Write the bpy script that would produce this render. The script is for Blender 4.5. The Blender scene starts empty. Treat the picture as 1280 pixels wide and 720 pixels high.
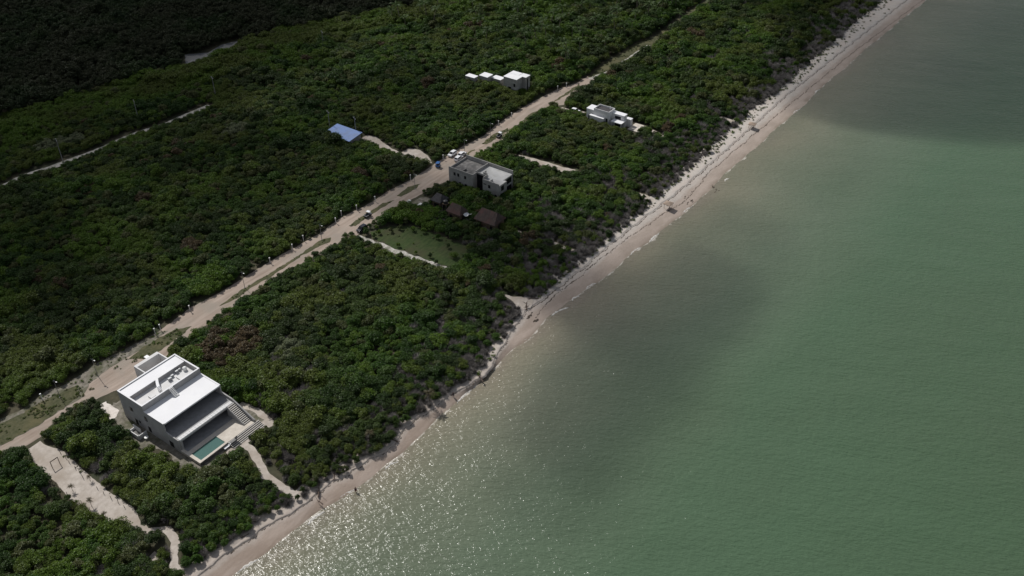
# Aerial view of a dirt road, scrub, beach villas and a green sea.
# World frame in metres: X runs along the shore, Y inland, Z up; the drone hovers over the sea at (0, 0, 155).
import bpy, bmesh, math, random
import numpy as np
from mathutils import Vector, Matrix, noise as mnoise
from mathutils.geometry import tessellate_polygon
R = math.radians
rng = np.random.default_rng(7)
rnd = random.Random(5)
scene = bpy.context.scene
col = scene.collection

# ------------------------------------------------------------------ materials
def new_mat(name):
    m = bpy.data.materials.new(name); m.use_nodes = True
    m.node_tree.nodes.clear()
    return m, m.node_tree
def N(nt, t, **kw):
    n = nt.nodes.new(t)
    for k, v in kw.items():
        if k in n.inputs: n.inputs[k].default_value = v
        else: setattr(n, k, v)
    return n
def L(nt, a, b): nt.links.new(a, b)
def rgb(c): return (c[0], c[1], c[2], 1)
def ramp(nt, stops, fac, interp='LINEAR'):
    r = N(nt, 'ShaderNodeValToRGB'); cr = r.color_ramp; cr.interpolation = interp
    while len(cr.elements) < len(stops): cr.elements.new(0.5)
    for e, (p, c) in zip(cr.elements, stops):
        e.position = p; e.color = rgb(c) if not isinstance(c, (int, float)) else (c, c, c, 1)
    L(nt, fac, r.inputs[0]); return r.outputs[0]
def noise_tex(nt, scale, detail=4, stretch=None, rough=.6, vec=None):
    if vec is None: vec = N(nt, 'ShaderNodeNewGeometry').outputs['Position']
    if stretch:
        mp = N(nt, 'ShaderNodeMapping'); mp.inputs['Scale'].default_value = stretch; L(nt, vec, mp.inputs[0]); vec = mp.outputs[0]
    n = N(nt, 'ShaderNodeTexNoise', Scale=scale, Detail=detail, Roughness=rough); L(nt, vec, n.inputs['Vector'])
    return n.outputs['Fac']
def mix(nt, fac, a, b, mode='MIX'):
    m = N(nt, 'ShaderNodeMix', data_type='RGBA', blend_type=mode)
    for s, v in ((0, fac), (6, a), (7, b)):
        if hasattr(v, 'links'): L(nt, v, m.inputs[s])
        elif s == 0: m.inputs[0].default_value = v
        else: m.inputs[s].default_value = rgb(v)
    return m.outputs[2]
def mat_rough(name, c1, c2, scale=1.0, rough=.85, c3=None, scale3=.15, stretch=None, bump=0., spec=.3, detail=5, lo=.35, hi=.65):
    m, nt = new_mat(name)
    f = noise_tex(nt, scale, detail, stretch)
    c = ramp(nt, [(lo, c1), (hi, c2)], f)
    if c3 is not None:
        c = mix(nt, ramp(nt, [(.45, 0.), (.68, 1.)], noise_tex(nt, scale3, 5)), c, c3)
    b = N(nt, 'ShaderNodeBsdfPrincipled', Roughness=rough); b.inputs['Specular IOR Level'].default_value = spec
    L(nt, c, b.inputs['Base Color'])
    if bump:
        bp = N(nt, 'ShaderNodeBump', Strength=1., Distance=bump); L(nt, f, bp.inputs['Height']); L(nt, bp.outputs[0], b.inputs['Normal'])
    o = N(nt, 'ShaderNodeOutputMaterial'); L(nt, b.outputs[0], o.inputs[0])
    return m
def mat_plain(name, c, rough=.6, metal=0., var=.12, spec=.5):
    m, nt = new_mat(name)
    f = noise_tex(nt, 2.5, 3)
    cc = ramp(nt, [(.3, tuple(x*(1-var) for x in c)), (.7, tuple(min(1, x*(1+var)) for x in c))], f)
    b = N(nt, 'ShaderNodeBsdfPrincipled', Roughness=rough, Metallic=metal); b.inputs['Specular IOR Level'].default_value = spec
    L(nt, cc, b.inputs['Base Color'])
    o = N(nt, 'ShaderNodeOutputMaterial'); L(nt, b.outputs[0], o.inputs[0])
    return m
def mat_leaf(name, c1, c2, c3=None, transl=.25, gloss=.015):
    """Leaf colour that differs from plant to plant and from leaf to leaf, with broad patches where another tint prevails."""
    m, nt = new_mat(name)
    oi = N(nt, 'ShaderNodeObjectInfo'); geo = N(nt, 'ShaderNodeNewGeometry')
    c = ramp(nt, [(.0, c1), (1., c2)], oi.outputs['Random'])
    if c3 is not None:
        c = mix(nt, ramp(nt, [(.42, 0.), (.58, 1.)], noise_tex(nt, .035, 3)), c, c3)
    hv = N(nt, 'ShaderNodeHueSaturation'); L(nt, c, hv.inputs['Color'])
    v = N(nt, 'ShaderNodeMapRange'); L(nt, geo.outputs['Random Per Island'], v.inputs[0])
    v.inputs[3].default_value = .6; v.inputs[4].default_value = 1.4; L(nt, v.outputs[0], hv.inputs['Value'])
    d = N(nt, 'ShaderNodeBsdfDiffuse'); t = N(nt, 'ShaderNodeBsdfTranslucent'); g = N(nt, 'ShaderNodeBsdfGlossy', Roughness=.45)
    L(nt, hv.outputs[0], d.inputs[0]); L(nt, hv.outputs[0], t.inputs[0])
    g.inputs[0].default_value = (.8, .85, .8, 1)
    s1 = N(nt, 'ShaderNodeMixShader'); s1.inputs[0].default_value = transl; L(nt, d.outputs[0], s1.inputs[1]); L(nt, t.outputs[0], s1.inputs[2])
    s2 = N(nt, 'ShaderNodeMixShader'); s2.inputs[0].default_value = gloss; L(nt, s1.outputs[0], s2.inputs[1]); L(nt, g.outputs[0], s2.inputs[2])
    o = N(nt, 'ShaderNodeOutputMaterial'); L(nt, s2.outputs[0], o.inputs[0])
    return m

M = {}
M['soil'] = mat_rough('forest_soil', (.045, .042, .025), (.09, .08, .05), .8, .95, (.03, .04, .02), .1)
M['road'] = mat_rough('pink_dirt', (.265, .21, .17), (.43, .355, .30), .5, .95, (.30, .26, .22), .13, (.18, 1.4, 1), .08, .1, 8, .3, .7)
M['verge_soil'] = mat_rough('grey_stony_verge', (.13, .12, .095), (.27, .245, .21), .9, .95, (.09, .095, .055), .22, None, .05, .1)
M['track_sand'] = mat_rough('pale_track_sand', (.40, .355, .31), (.52, .47, .42), .7, .95, (.36, .31, .26), .18, None, .06, .1)
M['pale_slab'] = mat_rough('bright_pale_slab', (.66, .60, .55), (.76, .70, .65), .8, .9, (.5, .45, .4), .5)
M['rubble'] = mat_rough('white_rubble', (.30, .28, .25), (.55, .53, .49), 1.6, .95, (.2, .2, .16), .5, None, .08, .1)
M['grass'] = mat_rough('short_grass', (.055, .062, .03), (.10, .098, .058), 1.2, .95, (.12, .11, .06), .16, None, .1, .1)
M['meadow'] = mat_rough('meadow_grass', (.03, .050, .018), (.054, .076, .028), .9, .95, (.055, .056, .03), .12, (.5, 1.4, 1), .1, .1)  # greens darkened, standing in for the shade over the meadow
M['white_roof'] = mat_rough('white_roof_paint', (.76, .76, .78), (.82, .82, .83), .5, .6, (.72, .72, .73), .25, None, 0, .3)
M['shaded_white_roof'] = mat_rough('shaded_white_roof_paint', (.40, .40, .40), (.54, .54, .53), .6, .85, (.32, .32, .31), .3)  # white roof paint darkened, with the shade on it put into the colour
M['stucco'] = mat_rough('pale_grey_stucco', (.37, .36, .35), (.43, .42, .41), .5, .85, (.33, .32, .31), .3, None, 0, .2)
M['white_wall'] = mat_rough('white_wall_paint', (.66, .66, .66), (.74, .73, .72), .6, .8, (.58, .57, .56), .3, None, 0, .2)
M['concrete'] = mat_rough('raw_grey_concrete', (.29, .28, .265), (.42, .41, .39), .8, .9, (.25, .245, .235), .25, None, 0, .2)
M['dark_concrete'] = mat_rough('weathered_and_shade_concrete', (.13, .125, .12), (.25, .24, .23), .7, .9, (.09, .09, .09), .4, None, 0, .2)
M['tile'] = mat_rough('grey_terrace_tile', (.23, .23, .235), (.30, .30, .305), .8, .6, None)
M['deck_stone'] = mat_rough('pale_deck_stone', (.56, .51, .44), (.64, .59, .52), .9, .8, (.5, .45, .39), .6)
M['tread'] = mat_rough('light_step_stone', (.44, .42, .39), (.54, .51, .47), 1.2, .8, None)
M['glass'] = mat_plain('dark_window_glass', (.014, .015, .018), .2, 0, .2, .2)
M['frame_dark'] = mat_plain('dark_frame', (.03, .03, .032), .5)
M['brown'] = mat_rough('brown_earth', (.10, .062, .045), (.15, .10, .075), .9, .95, None)
M['timber'] = mat_rough('weathered_timber', (.10, .07, .045), (.17, .12, .08), 1.5, .85, None, .15, (6, 1, 1))
M['driftwood'] = mat_rough('dark_driftwood', (.07, .05, .04), (.15, .115, .095), 2.5, .9, None)
M['shingle'] = mat_rough('dark_brown_shingle', (.055, .042, .038), (.10, .075, .066), 1.3, .9, (.12, .06, .055), .4)
M['slate'] = mat_rough('dark_grey_roofing', (.05, .047, .05), (.085, .08, .083), 1.1, .9, None)
M['thatch'] = mat_rough('dry_palm_thatch', (.26, .2, .155), (.38, .3, .24), 3.5, .95, None)
M['bluemetal'] = mat_rough('blue_sheet_metal', (.11, .22, .50), (.16, .28, .60), .5, .45, (.13, .2, .38), .3, (8, .3, 1), 0, .5)
M['carwhite'] = mat_plain('white_car_paint', (.78, .78, .79), .3, 0, .03)
M['carblack'] = mat_plain('black_car_paint', (.012, .013, .018), .22, 0, .1)
M['carblue'] = mat_plain('blue_car_paint', (.02, .11, .33), .35, 0, .1)
M['tyre'] = mat_plain('tyre_rubber', (.015, .015, .015), .9)
M['rim'] = mat_plain('alloy_rim', (.5, .5, .52), .35, .8)
M['red'] = mat_plain('red_lamp_plastic', (.35, .02, .015), .3)
M['lampglass'] = mat_plain('clear_lamp_plastic', (.7, .7, .68), .2)
M['galv'] = mat_plain('galvanised_post', (.24, .24, .24), .55, .3)
M['white_paint'] = mat_plain('white_painted_metal', (.78, .78, .76), .5, 0, .05)
M['grey_metal'] = mat_plain('grey_metal', (.3, .31, .32), .5, .3)
M['trunk'] = mat_rough('grey_bark', (.12, .1, .08), (.22, .19, .16), 2, .95, None)
M['skin'] = mat_plain('skin', (.32, .18, .12), .6, 0, .05)
M['cloth_dark'] = mat_plain('dark_navy_cloth', (.02, .025, .04), .9)
M['cloth_red'] = mat_plain('dark_red_cloth', (.12, .02, .02), .9)
M['cloth_light'] = mat_plain('white_cloth', (.75, .75, .76), .8, 0, .04)
M['hair'] = mat_plain('dark_hair', (.015, .01, .008), .7)
M['weed_brown'] = mat_rough('dark_seaweed', (.045, .035, .028), (.10, .08, .06), 3, .9, None)
M['pool_tile'] = mat_plain('teal_pool_tile', (.06, .24, .22), .4)
# foliage
M['leaf_mid'] = mat_leaf('leaf_mid_green', (.034, .078, .010), (.056, .112, .015), (.050, .080, .018))
M['leaf_dark'] = mat_leaf('leaf_dark_green', (.021, .050, .009), (.036, .074, .013), (.034, .054, .015))
M['leaf_bright'] = mat_leaf('leaf_bright_green', (.060, .115, .011), (.088, .148, .018), (.08, .105, .020))
M['leaf_olive'] = mat_leaf('leaf_olive', (.055, .070, .022), (.078, .088, .03), None)
M['leaf_brown'] = mat_leaf('leaf_brown', (.075, .055, .03), (.10, .072, .038), None)
M['leaf_pale'] = mat_leaf('leaf_pale_blossom', (.12, .14, .075), (.16, .18, .10), None)
M['twig'] = mat_leaf('grey_twig', (.20, .185, .172), (.30, .28, .265), None, .1, .0)
M['mangrove'] = mat_leaf('leaf_mangrove', (.018, .034, .012), (.030, .050, .015), (.035, .040, .02))
M['palm_leaf'] = mat_leaf('leaf_palm', (.035, .062, .018), (.055, .085, .028), None, .2, .01)
M['dry_palm'] = mat_leaf('dry_palm_leaf', (.06, .055, .03), (.09, .075, .045), None, .2, .01)
M['grass_blade'] = mat_leaf('grass_blade', (.08, .10, .035), (.14, .14, .065), None, .3)

def mat_beach():
    m, nt = new_mat('beach_sand')
    geo = N(nt, 'ShaderNodeNewGeometry'); sx = N(nt, 'ShaderNodeSeparateXYZ'); L(nt, geo.outputs['Position'], sx.inputs[0])
    mr = N(nt, 'ShaderNodeMapRange'); L(nt, sx.outputs[2], mr.inputs[0])
    mr.inputs[1].default_value = -1.1; mr.inputs[2].default_value = .1
    nz = noise_tex(nt, .5, 4, (.35, 1, 1))
    ad = N(nt, 'ShaderNodeMath', operation='MULTIPLY_ADD'); L(nt, nz, ad.inputs[0]); ad.inputs[1].default_value = .22; L(nt, mr.outputs[0], ad.inputs[2])
    sb = N(nt, 'ShaderNodeMath', operation='SUBTRACT'); L(nt, ad.outputs[0], sb.inputs[0]); sb.inputs[1].default_value = .11
    c = ramp(nt, [(.02, (.18, .155, .118)), (.10, (.255, .212, .17)), (.22, (.355, .295, .25)), (.5, (.385, .325, .28)), (.62, (.48, .44, .40)), (1, (.56, .53, .49))], sb.outputs[0])
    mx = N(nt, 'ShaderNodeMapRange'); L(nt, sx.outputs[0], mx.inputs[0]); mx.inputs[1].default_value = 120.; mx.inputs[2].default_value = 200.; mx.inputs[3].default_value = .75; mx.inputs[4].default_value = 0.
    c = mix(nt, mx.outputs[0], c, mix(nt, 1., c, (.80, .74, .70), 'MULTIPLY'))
    f = noise_tex(nt, 1.7, 6)
    c = mix(nt, ramp(nt, [(.3, 0.), (.75, .5)], f), c, (.27, .22, .18))
    c = mix(nt, ramp(nt, [(.42, 0.), (.62, .4)], noise_tex(nt, .32, 5, (.4, 1, 1))), c, (.50, .42, .365))
    b = N(nt, 'ShaderNodeBsdfPrincipled', Roughness=.9); b.inputs['Specular IOR Level'].default_value = .15
    L(nt, c, b.inputs['Base Color'])
    bp = N(nt, 'ShaderNodeBump', Strength=1., Distance=.08); L(nt, f, bp.inputs['Height']); L(nt, bp.outputs[0], b.inputs['Normal'])
    o = N(nt, 'ShaderNodeOutputMaterial'); L(nt, b.outputs[0], o.inputs[0]); return m
def mat_sea():
    m, nt = new_mat('turbid_sea_water')
    at = N(nt, 'ShaderNodeAttribute', attribute_name='offshore')          # metres from the waterline: the water gets deeper
    geo = N(nt, 'ShaderNodeNewGeometry'); pos = geo.outputs['Position']
    nz = noise_tex(nt, .03, 4)
    wob = N(nt, 'ShaderNodeMath', operation='MULTIPLY_ADD'); L(nt, nz, wob.inputs[0]); wob.inputs[1].default_value = 14.; L(nt, at.outputs['Fac'], wob.inputs[2])
    wb2 = N(nt, 'ShaderNodeMath', operation='MULTIPLY_ADD'); wb2.inputs[1].default_value = 1/120.; wb2.inputs[2].default_value = -7/120.; L(nt, wob.outputs[0], wb2.inputs[0])
    c = ramp(nt, [(0., (.225, .195, .15)), (.03, (.212, .196, .142)), (.12, (.172, .182, .130)), (.28, (.118, .154, .104)), (.5, (.080, .134, .079)), (1., (.066, .117, .064))], wb2.outputs[0])
    c = mix(nt, ramp(nt, [(.4, 0.), (.65, .55)], noise_tex(nt, .012, 4, (.6, 1, 1))), c, (.072, .108, .064))
    # foam along the swash line and on a few small breakers
    fo = noise_tex(nt, .55, 6, (.5, 1, 1), .65)
    fr = N(nt, 'ShaderNodeMapRange'); L(nt, at.outputs['Fac'], fr.inputs[0]); fr.inputs[1].default_value = 0.1; fr.inputs[2].default_value = 1.5; fr.inputs[3].default_value = .10; fr.inputs[4].default_value = -.25
    fs = N(nt, 'ShaderNodeMath', operation='ADD'); L(nt, fo, fs.inputs[0]); L(nt, fr.outputs[0], fs.inputs[1])
    foam = ramp(nt, [(.575, 0.), (.66, .7)], fs.outputs[0])
    c = mix(nt, foam, c, (.62, .58, .52))
    b = N(nt, 'ShaderNodeBsdfPrincipled', Roughness=.17, IOR=1.33)
    L(nt, c, b.inputs['Base Color'])
    # wind chop: crests run across the wind, small ripples ride on them
    rot = N(nt, 'ShaderNodeMapping'); rot.inputs['Rotation'].default_value = (0, 0, R(162)); L(nt, pos, rot.inputs[0])
    w1 = noise_tex(nt, 1.1, 2, (1, .4, 1), .5, rot.outputs[0])
    w2 = noise_tex(nt, 3.0, 2, (1, .42, 1), .6, rot.outputs[0])
    w0 = noise_tex(nt, .10, 2, (1, .4, 1), .5, rot.outputs[0])
    b1 = N(nt, 'ShaderNodeBump', Strength=1., Distance=.33); L(nt, w1, b1.inputs['Height'])
    b2 = N(nt, 'ShaderNodeBump', Strength=1., Distance=.16); L(nt, w2, b2.inputs['Height']); L(nt, b1.outputs[0], b2.inputs['Normal'])
    b0 = N(nt, 'ShaderNodeBump', Strength=1., Distance=.8); L(nt, w0, b0.inputs['Height']); L(nt, b2.outputs[0], b0.inputs['Normal'])
    L(nt, b0.outputs[0], b.inputs['Normal'])
    o = N(nt, 'ShaderNodeOutputMaterial'); L(nt, b.outputs[0], o.inputs[0]); return m
def mat_pool(name, c, rough=.06):
    m, nt = new_mat(name)
    b = N(nt, 'ShaderNodeBsdfPrincipled', Roughness=rough, IOR=1.33); b.inputs['Base Color'].default_value = rgb(c)
    bp = N(nt, 'ShaderNodeBump', Strength=.6, Distance=.05); L(nt, noise_tex(nt, 1.5, 2), bp.inputs['Height']); L(nt, bp.outputs[0], b.inputs['Normal'])
    o = N(nt, 'ShaderNodeOutputMaterial'); L(nt, b.outputs[0], o.inputs[0]); return m
M['beach'] = mat_beach(); M['sea'] = mat_sea()
M['pool_water'] = mat_pool('pool_water', (.072, .150, .135))
M['pond'] = mat_pool('grey_pond_water', (.20, .20, .20), .15)

# ------------------------------------------------------------------ mesh builder
class MB:
    def __init__(s): s.v = []; s.f = []
    def add(s, vs, fs):
        k = len(s.v); s.v += [tuple(v) for v in vs]; s.f += [tuple(i+k for i in f) for f in fs]; return s
    def box(s, x0, x1, y0, y1, z0, z1):
        vs = [(x, y, z) for z in (z0, z1) for x, y in ((x0, y0), (x1, y0), (x1, y1), (x0, y1))]
        return s.add(vs, [(3, 2, 1, 0), (4, 5, 6, 7), (0, 1, 5, 4), (1, 2, 6, 5), (2, 3, 7, 6), (3, 0, 4, 7)])
    def prism(s, poly, axis, a0, a1):
        """poly in the two other axes, extruded along axis (0, 1 or 2)"""
        n = len(poly)
        def P(p, a):
            return (a, p[0], p[1]) if axis == 0 else (p[0], a, p[1]) if axis == 1 else (p[0], p[1], a)
        vs = [P(p, a0) for p in poly] + [P(p, a1) for p in poly]
        return s.add(vs, [tuple(range(n))[::-1], tuple(range(n, 2*n))] + [(i, (i+1) % n, n+(i+1) % n, n+i) for i in range(n)])
    def tube(s, pts, rad, n=7):
        pts = [Vector(p) for p in pts]; rad = rad if isinstance(rad, (list, tuple)) else [rad]*len(pts)
        vs = []; fs = []
        for i, p in enumerate(pts):
            d = (pts[min(i+1, len(pts)-1)] - pts[max(i-1, 0)]).normalized()
            u = d.orthogonal().normalized(); w = d.cross(u)
            if i and (u - pu).length > 1: pass
            pu = u
            for k in range(n):
                a = 2*math.pi*k/n; vs.append(p + (u*math.cos(a) + w*math.sin(a))*rad[i])
        for i in range(len(pts)-1):
            for k in range(n):
                fs.append((i*n+k, i*n+(k+1) % n, (i+1)*n+(k+1) % n, (i+1)*n+k))
        fs.append(tuple(range(n))[::-1]); fs.append(tuple((len(pts)-1)*n+k for k in range(n)))
        return s.add(vs, fs)
    def disc(s, c, axis, r, t, n=16):
        a = Vector(axis).normalized()*t/2; return s.tube([Vector(c)-a, Vector(c)+a], r, n)
    def build(s, name, mat, parent=None, off=(0, 0, 0), smooth=False, bevel=0.):
        me = bpy.data.meshes.new(name)
        me.from_pydata([(v[0]-off[0], v[1]-off[1], v[2]-off[2]) for v in s.v], [], s.f)
        bm = bmesh.new(); bm.from_mesh(me); bmesh.ops.recalc_face_normals(bm, faces=bm.faces)
        if bevel: bmesh.ops.bevel(bm, geom=[e for e in bm.edges if len(e.link_faces) == 2 and e.calc_face_angle(0) > .6], offset=bevel, segments=2, affect='EDGES')
        bm.to_mesh(me); bm.free()
        if smooth: me.polygons.foreach_set('use_smooth', [True]*len(me.polygons))
        me.materials.append(mat if not isinstance(mat, str) else M[mat])
        o = bpy.data.objects.new(name, me); col.objects.link(o)
        if parent is not None: o.parent = parent
        return o
def tag(o, label=None, cat=None, group=None, kind=None):
    if label: o['label'] = label
    if cat: o['category'] = cat
    if group: o['group'] = group
    if kind: o['kind'] = kind
    return o
def empty(name, loc, label, cat, group=None, rz=0.):
    o = bpy.data.objects.new(name, None); col.objects.link(o); o.location = loc; o.rotation_euler = (0, 0, rz)
    return tag(o, label, cat, group)
def kids(o): return [c for c in bpy.data.objects if c.parent is o]
def copy_thing(o, loc, rz, label=None, group=None, scale=None):
    r = o.copy(); col.objects.link(r); r.location = loc; r.rotation_euler = (0, 0, rz)
    if label: r['label'] = label
    if group: r['group'] = group
    if scale: r.scale = scale if not isinstance(scale, (int, float)) else (scale,)*3
    for ch in kids(o):
        c = ch.copy(); col.objects.link(c); c.parent = r
        for g in kids(ch):
            d = g.copy(); col.objects.link(d); d.parent = c
    return r
def np_mesh(name, V, quads, mat, link=True, parent=None, smooth=False):
    me = bpy.data.meshes.new(name); k = quads.shape[1]
    me.vertices.add(len(V)); me.vertices.foreach_set('co', np.asarray(V, np.float32).ravel())
    me.loops.add(quads.size); me.loops.foreach_set('vertex_index', quads.astype(np.int32).ravel())
    me.polygons.add(len(quads)); me.polygons.foreach_set('loop_start', np.arange(0, quads.size, k, dtype=np.int32))
    me.polygons.foreach_set('loop_total', np.full(len(quads), k, np.int32))
    if smooth: me.polygons.foreach_set('use_smooth', np.ones(len(quads), bool))
    me.update(calc_edges=True); me.materials.append(M[mat])
    o = bpy.data.objects.new(name, me)
    if link: col.objects.link(o)
    if parent is not None: o.parent = parent
    return o

# ------------------------------------------------------------------ the lines of the shore, as Y over X
def line(pts):
    p = np.array(sorted(pts)); return p[:, 0], p[:, 1]
VEG = line([(49.9,120.4),(56.6,120.4),(61.2,119.3),(68.3,118.3),(77.7,117.6),(84.2,115.4),(89.5,115.1),(98.3,112.5),(107.7,111.1),(116.6,112.7),(123.7,111.0),(129.0,111.0),(139.1,109.2),(147.1,112.1),(159.6,113.8),(167.6,115.5),(181.3,115.2),(193.2,114.6),(211.4,114.4),(230.5,113.7),(253.1,114.0),(278.3,114.4),(315.7,115.7),(357.9,115.0),(400.6,115.3),(465.8,115.0),(491.9,115.3),(645.0,118.3)])
SCARP = line([(51.3,118.6),(57.9,118.4),(65.2,117.7),(73.3,116.6),(83.6,114.1),(91.3,114.4),(108.3,114.2),(116.0,112.9),(124.9,112.1),(130.3,110.0),(139.0,107.6),(158.3,112.9),(167.5,114.8),(175.4,114.0),(184.3,113.6),(197.3,112.9),(203.4,113.2),(222.3,112.4),(249.9,110.8),(291.3,110.5),(344.8,111.0),(384.1,109.6),(444.6,107.7),(490.3,105.9),(657.4,102.2)])
WATER = line([(55.9,113.2),(62.4,113.2),(67.9,112.2),(79.4,111.1),(84.7,110.4),(92.5,109.1),(98.7,108.6),(106.7,107.9),(116.5,108.1),(127.0,107.7),(134.0,107.9),(142.9,108.0),(153.2,109.0),(158.3,107.6),(170.2,108.4),(181.3,107.5),(190.9,106.2),(210.0,105.3),(220.2,104.0),(241.0,103.5),(263.2,103.0),(281.0,103.5),(334.8,102.2),(358.8,102.5),(431.9,100.9),(489.7,98.5),(666.6,94.6)])
WRACK = line([(153.0,109.1),(166.3,111.1),(174.5,112.3),(189.4,111.5),(210.7,110.8),(229.1,108.9),(249.6,106.2),(268.9,108.2),(304.7,107.5),(359.1,106.0),(405.5,104.6),(493.4,99.6)])
def wob(x, amp, f, seed):
    x = np.asarray(x, float)
    return amp*(np.sin(x*f+seed)+.6*np.sin(x*f*2.3+seed*2.1)+.4*np.sin(x*f*5.1+seed*.7))
def y_veg(x): return np.interp(x, *VEG)+wob(x, .35, .5, 2.)
def y_scarp(x): return np.minimum(np.interp(x, *SCARP)+wob(x, .22, .6, 1.), y_veg(x)-.5)
def y_water(x): return np.interp(x, *WATER)+wob(x, .28, .13, 4.)

def grid_sheet(name, xs, rows, mat, attr=None, smooth=True):
    """rows: list of (Y array over xs, Z array)"""
    n, k = len(xs), len(rows); V = np.zeros((k, n, 3))
    for j, (y, z) in enumerate(rows): V[j, :, 0] = xs; V[j, :, 1] = y; V[j, :, 2] = z
    i = np.arange(n-1)[None, :]+np.arange(k-1)[:, None]*n
    q = np.stack([i, i+1, i+1+n, i+n], -1).reshape(-1, 4)
    o = np_mesh(name, V.reshape(-1, 3), q[:, ::-1], mat, smooth=smooth)
    if attr is not None:
        a = o.data.attributes.new('offshore', 'FLOAT', 'POINT'); a.data.foreach_set('value', np.repeat(np.asarray(attr, np.float32), n))
    return o
xs = np.concatenate([[-1500, -300, -60], np.arange(-20, 620, .8), [640, 800, 1500, 3000]]).astype(float)
yv, ys, yw = y_veg(xs), y_scarp(xs), y_water(xs)
z0 = np.zeros_like(xs)
ground = tag(grid_sheet('ground', xs[::-1][::3][::-1], [((yv+o)[::-1][::3][::-1], 0*xs[::-1][::3][::-1]) for o in (3000, 600, 300, 100, 30, 2.2)], 'soil', smooth=False), kind='structure')
rows = [(yv+3, z0+.03), (yv, z0+.04)]
hum = lambda a: a*(np.sin(xs*1.7+a*90)+np.sin(xs*.63+a*40)+.7*np.sin(xs*3.1+a*11))
for t in (.25, .5, .75): rows.append((yv+(ys+.25-yv)*t, z0-.02+hum(.035+.01*t)))
st = np.interp(xs, [60, 150, 190, 600], [.24, .22, .14, .12])           # the little cliff is highest near the villas
rows += [(ys+.12, z0-.03+hum(.02)), (ys-.02, -.05-.25*st), (ys-.1, -.05-.9*st), (ys-.45, -.06-st)]
for t in (.12, .25, .4, .55, .7, .85): rows.append((ys-.45+(yw-ys+.45)*t, -(.06+st)*(1-t)-1.0*t+hum(.014*(1-t))))
rows += [(yw, z0-1.0), (yw-3, z0-1.25), (yw-10, z0-1.7), (yw-60, z0-3)]
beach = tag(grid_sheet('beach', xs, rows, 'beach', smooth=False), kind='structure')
offs = [-1.5, 0, .5, 1, 1.5, 2, 3, 4, 6, 9, 14, 20, 30, 45, 70, 110, 180, 320, 600, 1500]
sea = tag(grid_sheet('sea_water', xs, [(yw-o+(wob(xs, .14, .5, o) if 0 < o < 7 else 0), z0-1.0) for o in offs], 'sea', offs), kind='structure')

# ------------------------------------------------------------------ road, tracks, clearings: flat sheets with ragged edges
OPEN = []; OPENB = []       # polygons that stay free of shrubs: (points, margin)
def densify(poly, step=.9, jit=.28):
    out = []; n = len(poly)
    for i in range(n):
        a = Vector((*poly[i], 0)); b = Vector((*poly[(i+1) % n], 0)); k = max(1, int((b-a).length/step))
        for j in range(k):
            p = a.lerp(b, j/k)
            q = mnoise.noise_vector(p*.55)*jit*1.3+mnoise.noise_vector(p*1.7)*jit
            out.append((p.x+q.x, p.y+q.y))
    return out
def sheet(name, poly, z, mat, margin=None, jit=.28, kind='structure', raw=False):
    d = poly if raw else densify(poly, jit=jit)
    tri = tessellate_polygon([[Vector((x, y, 0)) for x, y in d]])
    me = bpy.data.meshes.new(name); me.from_pydata([(x, y, z) for x, y in d], [], [tuple(t) for t in tri])
    bm = bmesh.new(); bm.from_mesh(me); bmesh.ops.recalc_face_normals(bm, faces=bm.faces)
    for f in bm.faces:
        if f.normal.z < 0: f.normal_flip()
    bm.to_mesh(me); bm.free(); me.materials.append(M[mat])
    o = bpy.data.objects.new(name, me); col.objects.link(o); o['kind'] = kind
    if margin is not None: OPEN.append((np.array(poly), margin*.35))
    return o
def ribbon(pts, w):
    P = [Vector((*p, 0)) for p in pts]; l = []; r = []
    for i, p in enumerate(P):
        d = (P[min(i+1, len(P)-1)]-P[max(i-1, 0)]).normalized(); n = Vector((-d.y, d.x, 0))*w/2
        l.append((p+n).to_2d()[:]); r.append((p-n).to_2d()[:])
    return l+r[::-1]
ROAD_L = [(43.1,185.0),(54.2,184.7),(63.3,183.7),(67.3,183.7),(70.9,184.0),(74.7,184.1),(77.7,185.9),(82.9,189.5),(89.4,188.6),(100.9,189.5),(114.4,191.3),(124.4,190.2),(142.6,190.6),(162.1,189.5),(173.1,190.8),(180.8,189.7),(187.7,189.3),(193.8,189.9),(205.8,188.5),(210.2,188.8),(218.3,189.2),(226.3,189.3),(235.4,189.4),(245.8,188.1),(255.1,189.9),(266.7,190.4),(282.1,190.3),(296.3,188.9),(307.3,185.9),(315.5,185.8)]
ROAD_R = [(317.0,180.9),(314.2,180.4),(303.2,180.6),(292.0,181.6),(285.8,178.6),(280.9,182.3),(274.3,182.3),(263.9,182.3),(255.6,182.3),(245.2,179.9),(236.2,180.2),(230.5,181.3),(220.3,179.4),(212.4,177.7),(208.2,178.9),(198.7,179.3),(190.1,180.6),(181.5,179.9),(174.5,179.7),(168.4,179.4),(165.6,181.8),(161.0,180.5),(154.8,180.1),(151.9,181.9),(144.8,181.7),(137.1,181.9),(134.7,182.6),(129.9,181.3),(123.8,182.0),(112.6,181.5),(106.2,180.9),(102.2,181.8),(98.5,180.3),(92.1,177.2),(88.9,177.4),(84.7,178.1),(78.2,179.7),(74.1,180.5),(69.5,181.6),(64.2,180.6),(61.4,179.1),(56.1,179.5),(52.7,182.1),(41.8,182.7)]
sheet('road', ROAD_L+ROAD_R, .03, 'road', 1.0)
sheet('road_verge', [(48.2,194.5),(58.9,192.7),(63.9,191.4),(71.1,192.7),(73.9,191.3),(78.9,191.4),(84.0,191.8),(94.4,190.5),(102.5,189.5),(103.8,187.8),(95.2,187.2),(88.6,187.5),(83.3,187.4),(78.9,186.3),(75.2,183.4),(70.9,183.6),(66.9,183.4),(63.0,183.2),(54.0,184.2),(42.9,184.8)], .05, 'verge_soil', .6)
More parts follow.
